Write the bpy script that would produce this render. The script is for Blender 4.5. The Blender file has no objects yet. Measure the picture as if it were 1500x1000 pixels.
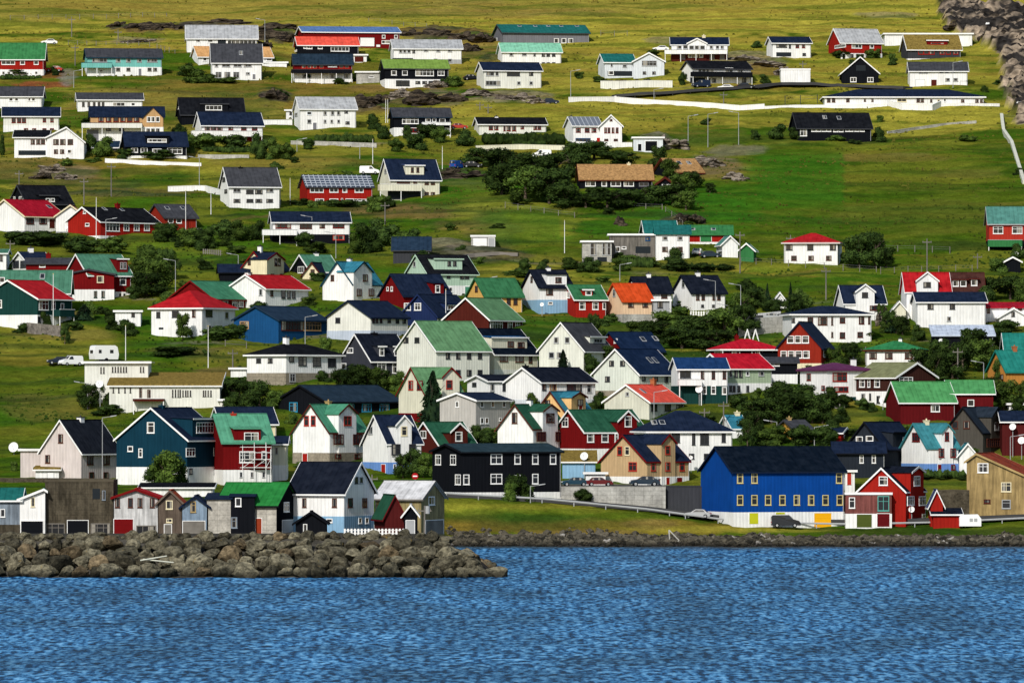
import bpy, bmesh, math, random
import numpy as np
from mathutils import Vector, Matrix, noise as mnoise
random.seed(7)
scene = bpy.context.scene
COL = scene.collection
F = 9900.0      # focal length in 1500-wide pixels
HZ = 580.0      # row of the horizon
CH = 20.0       # height of the ship's deck above the water
# ------------------------------------------------------------------ terrain
def sm(t):
    t = min(1.0, max(0.0, t)); return t*t*(3-2*t)
UP = [(745,925),(700,955),(600,1015),(460,1115),(300,1245),(190,1360),(80,1480),(0,1590),(-200,1900),(-500,2600),(-560,3600),(-300,6000)]
BANK_X = np.array([600,660,800,950,1050,1150,1250,1380,1500,1700.])
BANK_Y = np.array([727,729,737,752,766,772,774,771,765,760.])
RIGHT_D = np.array([880,899,903,906,915]+[p[1] for p in UP[1:]],float)
LEFT_D = np.array([735,747,757,764,800,850,905]+[p[1] for p in UP[1:]],float)
UPY = np.array([p[0] for p in UP[1:]],float)
LEFT_Y = np.concatenate([[875,843,784,783,781,762,728],UPY])
# small lateral value noise, pure numpy so it can be evaluated for points and for the whole sheet
_rng = np.random.RandomState(3)
_tab = _rng.rand(512,512)
def vnoise(x, y):
    x = np.asarray(x,float); y = np.asarray(y,float)
    xi = np.floor(x).astype(int); yi = np.floor(y).astype(int)
    fx = x-xi; fy = y-yi
    fx = fx*fx*(3-2*fx); fy = fy*fy*(3-2*fy)
    a = _tab[xi%512, yi%512]; b = _tab[(xi+1)%512, yi%512]
    c = _tab[xi%512, (yi+1)%512]; d = _tab[(xi+1)%512, (yi+1)%512]
    return (a*(1-fx)+b*fx)*(1-fy)+(c*(1-fx)+d*fx)*fy
def fbm(x, y, o=4):
    s = 0; a = .5; t = 0
    for i in range(o):
        s = s+a*vnoise(x*2**i+17*i, y*2**i+31*i); t += a; a *= .5
    return s/t
def ter(X, D):
    """height of the ground at X, D (arrays)"""
    X = np.asarray(X,float); D = np.asarray(D,float)
    px = np.clip(750+X*F/np.maximum(D,700), -1500, 3000)
    yl = np.interp(D, LEFT_D, LEFT_Y)
    bank = np.interp(px, BANK_X, BANK_Y)
    t = np.clip((D-903)/12,0,1); t = t*t*(3-2*t)
    ylow = 789+(bank-789)*t
    ylow = np.where(D<903, np.interp(D,[700,862,880,899,903],[1050,1050,845,801,789]), ylow)
    s = np.clip((D-915)/40,0,1)
    yr = np.where(D<915, ylow, bank*(1-s)+700*s)
    yr = np.where(D>955, np.interp(D, [p[1] for p in UP], [p[0] for p in UP]), yr)
    w = np.clip((px-612)/50,0,1); w = w*w*(3-2*w)
    # the breakwater runs out to the right of the boathouses
    gy = yl*(1-w)+yr*w
    z = CH+(HZ-gy)*D/F
    tip = np.clip((px-655)/75,0,1)
    bz = np.minimum(3.4*(1-tip**2)-.3, 6)
    ridge = np.exp(-((D-757)/7.0)**2)
    zr = np.where((px>600)&(px<760)&(D<800), -2.2+ (bz+2.2)*ridge, -99)
    z = np.where(D<875, np.maximum(z, zr), z)
    z = np.where((D<880)&(px>662), np.where(zr>-50, np.maximum(zr,-2.5), -2.5), z)
    hill = np.clip((D-935)/60,0,1)
    z = z+hill*((fbm(X/38,D/38,3)-.5)*3.0+(fbm(X/9+5,D/7+9,3)-.5)*.9)
    return z
def T1(X, D): return float(ter(np.array([X]), np.array([D]))[0])
_DS = np.concatenate([np.arange(740,800,.5), np.arange(800,1800,.5)])
def hit(px, y):
    """where the line of sight through a point of the view meets the hillside"""
    X = (px-750)/F*_DS; zr = CH+(HZ-y)/F*_DS
    ok = np.nonzero((ter(X,_DS) >= zr) & ((_DS>885)|(px<665)))[0]
    d = _DS[ok[0]] if len(ok) else 1700.
    return (px-750)/F*d, d, T1((px-750)/F*d, d)
def hitd(px, d):
    X = (px-750)/F*d
    return X, d, T1(X,d)
# ------------------------------------------------------------------ materials
C = dict(
 white=(.84,.84,.83), offw=(.74,.74,.68), offw2=(.72,.73,.65), offw3=(.60,.60,.50), pinkwhite=(.62,.55,.53), whiteold=(.68,.68,.68),
 cream=(.74,.66,.45), cream2=(.72,.70,.56), greyish=(.47,.45,.42), paleg=(.66,.70,.62), dirtywhite=(.55,.52,.46), ltgrey=(.36,.37,.38),
 grey=(.17,.17,.19), concrete=(.50,.49,.45), oldconcrete=(.10,.085,.06), greywood=(.20,.185,.165), oldwood=(.15,.115,.09), greybeige=(.30,.26,.20),
 black=(.008,.009,.012), blackwall=(.008,.009,.012), charcoal=(.045,.047,.055), charc=(.040,.043,.055), charc2=(.020,.025,.034), taupe=(.075,.068,.058),
 navy=(.008,.015,.036), navy2=(.014,.030,.056), navy3=(.006,.016,.045), navy4=(.009,.035,.11), navy5=(.016,.024,.036), navyblk=(.004,.008,.016), slate=(.014,.028,.046), slate2=(.018,.036,.046),
 black2=(.008,.011,.020), blackroof=(.012,.015,.022), navywall=(.014,.026,.085), slateblue=(.05,.07,.16),
 red=(.31,.015,.010), red2=(.25,.022,.012), redlt=(.42,.035,.022), dkred=(.15,.006,.007), maroon=(.105,.007,.009), maroon2=(.08,.012,.012), brown=(.075,.014,.010), brownw=(.045,.017,.013), brownroof=(.055,.02,.016),
 redroof=(.35,.010,.014), redroof2=(.40,.008,.020), dkredroof=(.30,.006,.018), coral=(.68,.085,.055), orange=(.52,.060,.012), orangerust=(.45,.07,.018), rust=(.28,.045,.018), tan=(.36,.29,.14), tanroof=(.55,.30,.12),
 green=(.035,.165,.055), green2=(.10,.22,.105), green3=(.03,.13,.055), green4=(.025,.17,.06), greenroof=(.045,.18,.10), greenroof2=(.06,.23,.14), dkgreenroof=(.016,.075,.042), dkgreen=(.010,.045,.040), greengrey=(.055,.16,.105), brightgreen=(.065,.25,.085), brightgreen2=(.018,.165,.035), olivegreen=(.16,.26,.05), olive=(.17,.18,.09), olivedk=(.07,.09,.02),
 mintroof=(.20,.48,.33), mint=(.44,.60,.47), mintgreen=(.08,.27,.17), teal=(.012,.115,.105), tealgrey=(.07,.20,.17), teal2=(.015,.17,.14), teal3=(.04,.19,.22), tealdark=(.006,.035,.060), tealblue=(.03,.17,.24), turq=(.17,.47,.43), palegreen=(.36,.45,.31),
 blue=(.010,.065,.18), royal=(.004,.055,.27), ltblue=(.24,.42,.60), skybase=(.14,.28,.62), paleblue=(.46,.52,.62), paleblue2=(.28,.38,.50), bluegrey=(.25,.30,.36), bluesteel=(.09,.17,.36), pbluewhite=(.66,.70,.74),
 yellow=(.70,.42,.12), yellow2=(.62,.33,.06), peach=(.78,.55,.36), peach2=(.74,.46,.20), beige=(.50,.35,.19), woodtan=(.52,.32,.15), orangewood=(.50,.22,.05), sign_yellow=(.85,.42,.01), yellowgreen=(.48,.50,.02), yframe=(.62,.52,.22), oldyellow=(.42,.30,.13),
 oldrose=(.25,.085,.075), purpleroof=(.10,.025,.075), turf=(.24,.17,.045), tanturf=(.42,.24,.10), brick=(.35,.12,.05), brownframe=(.09,.03,.02), cyanframe=(.03,.25,.42), solar=(.025,.035,.06), whiteroof=(.55,.55,.56), glassdk=(.02,.025,.03), seagreen=(.10,.35,.30), gravel=(.20,.18,.16), asphalt=(.055,.055,.058))
M = {}
def newmat(name):
    m = bpy.data.materials.new(name); m.use_nodes = True
    nt = m.node_tree; b = nt.nodes['Principled BSDF']
    return m, nt, b
def N(nt, t, **kw):
    n = nt.nodes.new(t)
    for k, v in kw.items():
        if k in n.inputs: n.inputs[k].default_value = v
        else: setattr(n, k, v)
    return n
def mixrgb(nt, mode, fac, a, b):
    n = nt.nodes.new('ShaderNodeMix'); n.data_type = 'RGBA'; n.blend_type = mode
    for s, v in ((0,fac),(6,a),(7,b)):
        if isinstance(v, bpy.types.NodeSocket): nt.links.new(v, n.inputs[s])
        elif isinstance(v, (int,float)): n.inputs[s].default_value = v
        else: n.inputs[s].default_value = (*v,1)
    return n.outputs[2]
def ramp(nt, src, stops):
    r = nt.nodes.new('ShaderNodeValToRGB'); cr = r.color_ramp
    while len(cr.elements) < len(stops): cr.elements.new(.5)
    for e, (p, c) in zip(cr.elements, stops):
        e.position = p; e.color = (c,c,c,1) if isinstance(c,(int,float)) else (*c,1)
    nt.links.new(src, r.inputs[0]); return r.outputs[0]
def mat(cn, kind='wall'):
    key = cn+'_'+kind
    if key in M: return M[key]
    c = C[cn]
    m, nt, b = newmat(key); L = nt.links
    tc = N(nt,'ShaderNodeTexCoord'); ge = N(nt,'ShaderNodeNewGeometry')
    oi = N(nt,'ShaderNodeObjectInfo')
    old = cn in ('oldconcrete','oldwood','dirtywhite','greywood','oldyellow','oldrose','concrete','rust','orangerust','whiteold','tan','bluegrey','paleblue2')
    def noise(scale, det=4, src=None, rough=.6):
        n = N(nt,'ShaderNodeTexNoise'); n.inputs['Scale'].default_value = scale; n.inputs['Detail'].default_value = det; n.inputs['Roughness'].default_value = rough
        L.new(src or ge.outputs['Position'], n.inputs['Vector']); return n.outputs[0]
    base = c
    if kind in ('wall','roof','turf','stone','trim','plain'):
        lo = .62 if old else .89
        n1 = ramp(nt, noise(.45,5), [(.3,lo),(.7,1.06)])
        col = mixrgb(nt,'MULTIPLY',1.0,c,n1)
        conc = cn in ('oldconcrete','concrete','greybeige','dirtywhite')
        if kind=='wall' and conc:
            mp = N(nt,'ShaderNodeMapping'); mp.inputs['Scale'].default_value = (.8,.16,1); L.new(tc.outputs['UV'], mp.inputs[0])
            col = mixrgb(nt,'MULTIPLY',1.0,col,ramp(nt, noise(1.0,6,mp.outputs[0],.7), [(.36,.35 if cn=='oldconcrete' else .78),(.60,1.15 if cn=='oldconcrete' else 1.04)]))
            col = mixrgb(nt,'MULTIPLY',1.0,col,ramp(nt, noise(3.0,6,None,.7), [(.35,.75),(.6,1.1)]))
            bk = N(nt,'ShaderNodeTexBrick'); bk.offset = 0; bk.inputs['Scale'].default_value = .4; bk.inputs['Mortar Size'].default_value = .008; bk.inputs['Color1'].default_value = (1,1,1,1); bk.inputs['Color2'].default_value = (.9,.9,.9,1); bk.inputs['Mortar'].default_value = (.55,.55,.55,1)
            L.new(tc.outputs['UV'], bk.inputs[0]); col = mixrgb(nt,'MULTIPLY',1.0,col,bk.outputs[0])
        elif kind in ('wall','roof'):
            # streaks running down the boards / sheets
            mp = N(nt,'ShaderNodeMapping'); mp.inputs['Scale'].default_value = (2.2,.22,1)
            L.new(tc.outputs['UV'], mp.inputs[0])
            n2 = ramp(nt, noise(1.0,5,mp.outputs[0],.65), [(.35,.50 if old else (.86 if kind=='wall' else .82)),(.62,1.03)])
            col = mixrgb(nt,'MULTIPLY',1.0,col,n2)
            wv = N(nt,'ShaderNodeTexWave'); wv.bands_direction = 'X'
            wv.inputs['Scale'].default_value = .42 if kind=='roof' else .62
            L.new(tc.outputs['UV'], wv.inputs[0])
            lines = ramp(nt, wv.outputs[0], [(0,.70 if kind=='roof' else .84),(.22,1.0)])
            col = mixrgb(nt,'MULTIPLY',.75,col,lines)
            bp = N(nt,'ShaderNodeBump'); bp.inputs['Strength'].default_value = .35; bp.inputs['Distance'].default_value = .04
            L.new(wv.outputs[0], bp.inputs['Height']); L.new(bp.outputs[0], b.inputs['Normal'])
        if kind == 'roof':
            # faded patches and lichen
            n3 = ramp(nt, noise(.9,6), [(.42,0),(.72,1)])
            fade = tuple(min(1,x*1.25+.004) for x in c)
            col = mixrgb(nt,'MIX',n3,col,fade)
        if kind in ('turf','stone'):
            n3 = ramp(nt, noise(2.2 if kind=='turf' else 1.4,6,None,.75), [(.3,.35),(.7,1.35)])
            col = mixrgb(nt,'MULTIPLY',1.0,col,n3)
            bp = N(nt,'ShaderNodeBump'); bp.inputs['Strength'].default_value = .9; bp.inputs['Distance'].default_value = .25
            L.new(noise(2.5,5), bp.inputs['Height']); L.new(bp.outputs[0], b.inputs['Normal'])
        L.new(col, b.inputs['Base Color'])
        b.inputs['Roughness'].default_value = {'roof':.75,'trim':.7,'wall':.85}.get(kind,.9)
        b.inputs['Specular IOR Level'].default_value = .0 if kind in ('turf','stone') or max(c) < .03 else .03
        if cn == 'solar' and kind == 'roof':
            br = N(nt,'ShaderNodeTexBrick'); br.offset = 0
            br.inputs['Scale'].default_value = .55; br.inputs['Mortar Size'].default_value = .05
            br.inputs['Color1'].default_value = (.02,.03,.055,1); br.inputs['Color2'].default_value = (.03,.045,.08,1); br.inputs['Mortar'].default_value = (.35,.38,.42,1)
            L.new(tc.outputs['UV'], br.inputs[0]); L.new(br.outputs[0], b.inputs['Base Color']); b.inputs['Roughness'].default_value = .25
    elif kind == 'paint':      # cars
        b.inputs['Base Color'].default_value = (*c,1); b.inputs['Roughness'].default_value = .3
        b.inputs['Coat Weight'].default_value = .12; b.inputs['Specular IOR Level'].default_value = .3
    elif kind == 'pane':
        # dark room behind glass, pale curtains in part of it; every window differs
        sx = N(nt,'ShaderNodeSeparateXYZ'); L.new(tc.outputs['UV'], sx.inputs[0])
        ad = N(nt,'ShaderNodeMath',operation='ADD'); L.new(sx.outputs[0],ad.inputs[0]); L.new(oi.outputs['Random'],ad.inputs[1])
        r1 = N(nt,'ShaderNodeMath',operation='FRACT'); L.new(ad.outputs[0], r1.inputs[0])
        cur = ramp(nt, r1.outputs[0], [(0,.0),(.60,0),(.62,1),(.9,.8),(.92,0)])
        on = ramp(nt, oi.outputs['Random'], [(.40,0),(.45,1)])
        f = mixrgb(nt,'MULTIPLY',1.0,cur,on)
        col = mixrgb(nt,'MIX',f,(.018,.020,.024),(.30,.28,.24))
        L.new(col, b.inputs['Base Color']); b.inputs['Roughness'].default_value = .12; b.inputs['Specular IOR Level'].default_value = .5
    M[key] = m
    return m
# ------------------------------------------------------------------ object helpers
def link(name, me, parent=None, **props):
    o = bpy.data.objects.new(name, me); COL.objects.link(o)
    if parent is not None: o.parent = parent
    for k, v in props.items(): o[k] = v
    return o
def thing(name, label, cat, loc, group=None, data=None, kind=None):
    o = bpy.data.objects.new(name, data); COL.objects.link(o); o.location = loc
    if data is None: o.empty_display_size = .5
    o['label'] = label; o['category'] = cat
    if group: o['group'] = group
    if kind: o['kind'] = kind
    return o
class MB:
    """collects verts/faces and makes one mesh"""
    def __init__(s): s.v = []; s.f = []; s.uv = []
    def poly(s, pts, uv=None):
        i = len(s.v); s.v += [tuple(p) for p in pts]; s.f.append(tuple(range(i,i+len(pts))))
        s.uv.append(uv)
    def hull(s, a, b, uvs=None):
        """prism between two matching outlines a and b"""
        n = len(a); i = len(s.v); s.v += [tuple(p) for p in a]+[tuple(p) for p in b]
        s.f.append(tuple(range(i,i+n))); s.uv.append(None)
        s.f.append(tuple(range(i+2*n-1,i+n-1,-1))); s.uv.append(None)
        for k in range(n):
            s.f.append((i+k, i+n+k, i+n+(k+1)%n, i+(k+1)%n)); s.uv.append(None)
    def box(s, x0,x1,y0,y1,z0,z1, fn=None):
        a = [(x0,y0,z0),(x1,y0,z0),(x1,y1,z0),(x0,y1,z0)]; b = [(x0,y0,z1),(x1,y0,z1),(x1,y1,z1),(x0,y1,z1)]
        if fn: a = [fn(*p) for p in a]; b = [fn(*p) for p in b]
        s.hull(a,b)
    def tube(s, p, q, r0, r1=None, n=8):
        r1 = r0 if r1 is None else r1
        p = Vector(p); q = Vector(q); d = (q-p).normalized()
        u = d.orthogonal().normalized(); w = d.cross(u)
        a = [p+(u*math.cos(t)+w*math.sin(t))*r0 for t in [k*2*math.pi/n for k in range(n)]]
        b = [q+(u*math.cos(t)+w*math.sin(t))*r1 for t in [k*2*math.pi/n for k in range(n)]]
        s.hull(a,b)
    def build(s, name, m, parent=None, axis=None, smooth=False, **props):
        """axis: horizontal unit vector the texture's u runs along on roofs"""
        me = bpy.data.meshes.new(name); me.from_pydata(s.v, [], s.f); 
        bm = bmesh.new(); bm.from_mesh(me); bmesh.ops.recalc_face_normals(bm, faces=bm.faces)
        uvl = bm.loops.layers.uv.new('UVMap')
        for f in bm.faces:
            n = f.normal
            if axis is not None and abs(n.z) > .2: ux, uy = axis
            elif abs(n.z) < .9:
                l = math.hypot(n.x,n.y) or 1; ux, uy = -n.y/l, n.x/l
            else: ux, uy = 1, 0
            for l in f.loops:
                p = l.vert.co
                u = p.x*ux+p.y*uy; v = p.z if abs(n.z) < .9 else (-p.x*uy+p.y*ux)
                l[uvl].uv = (u, v)
            f.smooth = smooth
        bm.to_mesh(me); bm.free()
        if m: me.materials.append(m)
        return link(name, me, parent, **props)
# ------------------------------------------------------------------ the ground: one sheet to beyond the ridge
def axis_coords(lo, hi, step, far_lo, far_hi, g=1.25):
    c = list(np.arange(lo,hi+1e-6,step)); a = []; s = step; x = lo
    while x > far_lo: s *= g; x -= s; a.append(x)
    b = []; s = step; x = hi
    while x < far_hi: s *= g; x += s; b.append(x)
    return np.array(a[::-1]+c+b)
gx = axis_coords(-135,135,.75,-2500,2500)
gd = np.concatenate([np.arange(738,885,1.5), np.arange(885,960,.6), np.arange(960,1640,1.0), axis_coords(1640,1660,4,1640,5500,1.12)[1:]])
GX, GD = np.meshgrid(gx, gd)
GZ = ter(GX.ravel(), GD.ravel()).reshape(GX.shape)
PX = 750+GX*F/GD
PYY = HZ-(GZ-CH)*F/GD
# ground cover: (px, y, rx, ry, colour name, strength)
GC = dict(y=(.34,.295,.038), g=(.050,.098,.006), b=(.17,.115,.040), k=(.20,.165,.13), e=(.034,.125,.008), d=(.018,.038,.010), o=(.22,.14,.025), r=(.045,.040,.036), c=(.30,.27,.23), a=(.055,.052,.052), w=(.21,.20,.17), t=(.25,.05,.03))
PATCH = [
 (750,20,1200,60,'y',.9),(300,10,500,26,'b',.35),(1050,30,400,30,'y',.6),(850,5,300,18,'b',.3),(700,18,200,8,'b',.4),
 (1180,100,500,40,'y',.55),(1000,165,420,26,'y',.6),(1300,215,260,60,'g',.2),(1350,165,200,18,'y',.7),(1320,190,140,10,'y',.7),
 (300,150,200,40,'b',.35),(540,140,160,20,'o',.55),(350,128,140,8,'o',.5),(170,235,120,22,'o',.45),(60,250,90,22,'b',.5),(620,310,120,12,'b',.8),(560,310,60,12,'b',.5),
 (700,330,90,8,'b',.6),(350,230,220,25,'y',.25),(480,240,160,10,'b',.35),(660,255,60,12,'r',.6),(700,270,60,6,'b',.7),
 (1150,310,120,24,'e',.4),(1010,300,100,30,'e',.75),(900,330,160,22,'e',.5),(730,290,110,40,'e',.6),(760,320,110,30,'y',.35),(1060,320,60,20,'e',.8),
 (1330,280,210,60,'g',.5),(1330,260,180,22,'y',.22),(1290,232,90,6,'b',.5),(1420,255,60,6,'b',.4),(1360,320,160,25,'b',.18),(1250,340,300,20,'g',.4),
 (1050,395,400,14,'y',.22),(1170,430,150,25,'g',.4),(760,405,150,14,'y',.35),(930,392,200,8,'y',.3),(1370,390,140,20,'g',.3),
 (1040,240,40,14,'k',.55),(1040,246,50,16,'b',.6),(960,205,26,10,'k',.7),(1080,220,50,8,'k',.5),(1100,88,60,14,'k',.6),(1120,105,50,10,'b',.6),(985,60,40,6,'k',.5),(1000,322,30,8,'r',.8),
 (1300,22,50,4,'k',.5),
 (220,42,70,7,'r',.95),(300,42,60,8,'r',.9),(410,52,30,12,'r',.9),(640,50,70,10,'r',.85),(690,72,50,14,'b',.7),(720,85,20,10,'r',.6),(200,58,40,5,'k',.5),
 (480,155,60,8,'o',.6),(530,155,40,12,'r',.85),(640,142,50,12,'k',.55),(750,142,60,9,'k',.6),(560,130,60,6,'b',.7),(400,140,30,14,'r',.8),(560,148,50,8,'r',.6),
 (150,270,60,12,'r',.25),(100,250,50,10,'k',.35),(200,283,90,6,'r',.5),(60,110,60,6,'t',.55),(60,124,50,4,'t',.7),(100,113,14,12,'w',.7),
 (60,500,110,30,'y',.35),(40,560,110,30,'g',.5),(60,600,70,20,'b',.35),(20,640,60,30,'g',.3),(100,490,90,8,'b',.4),(130,530,60,10,'g',.5),(30,530,60,8,'o',.35),
 (240,470,90,10,'e',.4),(330,520,90,10,'b',.25),(320,545,40,8,'b',.7),(260,512,60,6,'r',.35),(300,370,120,25,'e',.35),(270,410,60,25,'y',.2),
 (720,340,40,30,'r',.3),(690,375,80,12,'r',.7),(650,358,40,7,'k',.6),(690,372,40,6,'w',.3),(560,340,50,20,'g',.4),(540,435,60,10,'y',.5),
 (800,470,45,12,'e',.3),(1250,505,60,12,'e',.4),(1110,490,40,8,'e',.5),(1250,610,60,25,'y',.35),(1220,585,50,12,'o',.3),
 (760,745,160,8,'y',.35),(900,772,260,12,'o',.65),(700,770,80,14,'o',.5),(800,755,180,10,'g',.5),(1080,775,180,6,'y',.5),(860,780,80,6,'b',.5),(950,768,40,8,'b',.5),
 (1050,738,60,14,'a',.95),(900,712,90,6,'w',.8),
]
def cols():
    n1 = fbm(GX/14, GD/14, 4); n2 = fbm(GX/3.2+40, GD/3.2+7, 3); n3 = fbm(GX/45+9, GD/45+3, 3); n4 = fbm(GX/.9, GD/.9+3, 2)
    base = np.array(GC['g']); c = np.zeros(GX.shape+(3,))+base
    def mixin(col, m): 
        nonlocal c
        m = np.clip(m,0,1)[...,None]; c = c*(1-m)+np.array(col)*m
    up = np.clip((330-PYY)/260,0,1)
    mixin(GC['y'], (.25+.55*up)*np.clip((n1-.42)*5,0,1))
    mixin(GC['b'], .45*np.clip((n3-.52)*6,0,1)*np.clip((n2-.38)*4,0,1)*(.3+.7*up))
    mixin(GC['d'], .35*np.clip((n2-.56)*7,0,1)*np.clip((n1-.40)*4,0,1))
    mixin(GC['e'], .45*np.clip((.42-n1)*6,0,1)*(1-up))
    # darker ground between the town's houses
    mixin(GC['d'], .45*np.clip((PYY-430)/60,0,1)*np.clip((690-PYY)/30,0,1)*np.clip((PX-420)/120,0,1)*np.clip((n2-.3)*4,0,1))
    # terrace edges, ditches and worn tracks along the slope
    r_ = random.Random(11)
    for _ in range(150):
        x = r_.uniform(-60,1560); y = r_.uniform(5,520); rx = r_.uniform(20,90); ry = r_.uniform(1.2,2.8); sl = r_.uniform(-.08,.08); k_ = r_.choice('ddbdoyk')
        q = ((PX-x)/rx)**2+((PYY-y-(PX-x)*sl-(n1-.5)*16)/ry)**2
        mixin(GC[k_], np.clip((1-q)*1.6,0,1)*r_.uniform(.35,.75))
    for (x,y,rx,ry,k_,s_) in PATCH:
        q = ((PX-x)/rx)**2+((PYY-y)/ry)**2
        e = np.clip((1.15-q+(n1-.5)*1.6+(n2-.5)*1.3)*2.2,0,1)
        mixin(GC[k_], e*s_)
    n5 = fbm(GX/26+70, GD/4.5+11, 4)
    mixin(GC['o'], .45*np.clip((n5-.53)*7,0,1)*(.35+.65*up)); mixin(GC['d'], .6*np.clip((.45-n5)*7,0,1)*(1-.72*up)); mixin(GC['g'], .5*np.clip((.46-n5)*8,0,1)*up)
    # the mown rectangular field and its neighbours
    for (xa,xb,ya,yb_,k_,s_) in ((1085,1237,218,306,'e',.72),(1240,1460,226,345,'g',.30),(1010,1096,262,330,'e',.45),(1300,1465,160,196,'y',.45),(690,820,305,360,'e',.45)):
        e = np.clip((PX-xa)/30+(n2-.5),0,1)*np.clip((xb-PX)/2,0,1)*np.clip((PYY-ya)/9+(n1-.5),0,1)*np.clip((yb_-PYY)/14+(n1-.5),0,1); mixin(GC[k_], e*s_*(.8+.4*n1))
    # the rocky ravine at the top right: pale ledges, dark crevices
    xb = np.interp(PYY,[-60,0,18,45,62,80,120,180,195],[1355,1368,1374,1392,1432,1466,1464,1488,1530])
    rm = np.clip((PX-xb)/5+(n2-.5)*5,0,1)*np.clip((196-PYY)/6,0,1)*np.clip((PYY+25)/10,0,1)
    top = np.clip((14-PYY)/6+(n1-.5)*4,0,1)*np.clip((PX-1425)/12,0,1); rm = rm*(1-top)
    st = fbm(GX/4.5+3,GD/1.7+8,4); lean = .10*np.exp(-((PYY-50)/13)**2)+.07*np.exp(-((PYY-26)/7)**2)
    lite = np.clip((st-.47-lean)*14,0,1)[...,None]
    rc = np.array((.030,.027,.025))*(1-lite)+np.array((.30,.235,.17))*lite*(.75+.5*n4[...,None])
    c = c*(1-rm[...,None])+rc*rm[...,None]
    # the shore: stones and wet weed at the water line
    right = PX > 640
    sh = right & (PYY > 786+(n2-.5)*5) & (GD < 920)
    c[sh] = GC['r']
    lf = (PX <= 640) & (GD < 870); c[lf] = (.07,.065,.055)
    rock = np.zeros(GX.shape)
    for (x,y,rx,ry,k_,s_) in PATCH:
        if k_ in 'kr' and s_ > .55: 
            q = ((PX-x)/rx)**2+((PYY-y)/ry)**2; rock = np.maximum(rock, np.clip((1.1-q+(n1-.5)*1.5)*2,0,1)*s_)
    rock = np.maximum(rock, rm)
    c *= (.84+.32*n4)[...,None]
    c *= (.86+.28*n2)[...,None]
    return c, rock
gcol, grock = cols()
rg = np.abs(fbm(GX/5,GD/3.5+50,4)-.5)*2
rg2 = np.abs(fbm(GX/2.6+9,GD/2.2+150,4)-.5)*2
rav = np.clip((PX-1350)/30,0,1)*np.clip((190-PYY)/20,0,1)*grock
relief = (fbm(GX/16+3,GD/5+60,3)-.5)*1.5*np.clip((GD-1000)/60,0,1)
GZ2 = GZ+relief*.45+grock*(.5-rg)*1.8+rav*((.45-rg)*3.2+(.4-rg2)*1.8)+(fbm(GX/2.1,GD/1.6+80,2)-.5)*.34*(GD>905)
nr, nc = GX.shape
me = bpy.data.meshes.new('ground')
verts = np.stack([GX,GD,GZ2],-1).reshape(-1,3)
idx = np.arange(nr*nc).reshape(nr,nc)
quads = np.stack([idx[:-1,:-1],idx[:-1,1:],idx[1:,1:],idx[1:,:-1]],-1).reshape(-1,4)
me.vertices.add(len(verts)); me.vertices.foreach_set('co', verts.ravel().astype(np.float32))
me.loops.add(len(quads)*4); me.loops.foreach_set('vertex_index', quads.ravel().astype(np.int32))
me.polygons.add(len(quads)); me.polygons.foreach_set('loop_start', np.arange(0,len(quads)*4,4,dtype=np.int32))
me.polygons.foreach_set('loop_total', np.full(len(quads),4,dtype=np.int32)); me.update(calc_edges=True)
me.polygons.foreach_set('use_smooth', np.ones(len(quads),dtype=bool))
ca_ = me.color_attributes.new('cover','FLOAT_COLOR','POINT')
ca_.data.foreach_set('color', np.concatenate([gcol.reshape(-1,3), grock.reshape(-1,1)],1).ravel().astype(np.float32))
m, nt, b = newmat('hillside_grass'); L = nt.links
at = N(nt,'ShaderNodeAttribute'); at.attribute_name = 'cover'
ge = N(nt,'ShaderNodeNewGeometry')
def gn(sc,det,rough=.65):
    n = N(nt,'ShaderNodeTexNoise'); n.inputs['Scale'].default_value = sc; n.inputs['Detail'].default_value = det; n.inputs['Roughness'].default_value = rough
    L.new(ge.outputs['Position'], n.inputs['Vector']); return n.outputs[0]
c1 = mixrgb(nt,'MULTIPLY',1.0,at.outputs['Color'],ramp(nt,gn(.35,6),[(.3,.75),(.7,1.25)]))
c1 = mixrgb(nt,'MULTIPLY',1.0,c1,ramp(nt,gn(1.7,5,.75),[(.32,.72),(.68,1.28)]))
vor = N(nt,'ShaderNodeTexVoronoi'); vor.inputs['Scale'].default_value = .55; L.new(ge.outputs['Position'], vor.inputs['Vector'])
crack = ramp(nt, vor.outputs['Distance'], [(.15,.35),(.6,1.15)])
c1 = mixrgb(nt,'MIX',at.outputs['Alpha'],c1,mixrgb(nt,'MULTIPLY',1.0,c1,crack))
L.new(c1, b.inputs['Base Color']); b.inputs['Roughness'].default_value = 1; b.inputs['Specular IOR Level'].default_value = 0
bp = N(nt,'ShaderNodeBump'); bp.inputs['Strength'].default_value = .8; bp.inputs['Distance'].default_value = .5
L.new(gn(.9,6,.7), bp.inputs['Height']); L.new(bp.outputs[0], b.inputs['Normal'])
me.materials.append(m)
ground = link('ground', me, None, kind='structure')
# ------------------------------------------------------------------ water
wx = axis_coords(-95,95,1.0,-4000,4000,1.3); wd = np.concatenate([np.array([-600,-200,100.,250,350,400]),np.arange(430,930,1.0),np.array([960,1000.])])
WX, WD = np.meshgrid(wx,wd)
fade = np.clip((WD-400)/40,0,1)*np.clip((140-np.abs(WX))/40,0,1)
sw = (np.sin(WX*.35+WD*.9+fbm(WX/20,WD/12,2)*9)*.03+(fbm(WX/3.0,WD/2.0,4)-.5)*.30)*fade
me = bpy.data.meshes.new('water'); v = np.stack([WX,WD,sw],-1).reshape(-1,3); nr,nc = WX.shape
idx = np.arange(nr*nc).reshape(nr,nc); q = np.stack([idx[:-1,:-1],idx[:-1,1:],idx[1:,1:],idx[1:,:-1]],-1).reshape(-1,4)
me.vertices.add(len(v)); me.vertices.foreach_set('co', v.ravel().astype(np.float32))
me.loops.add(len(q)*4); me.loops.foreach_set('vertex_index', q.ravel().astype(np.int32))
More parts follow.
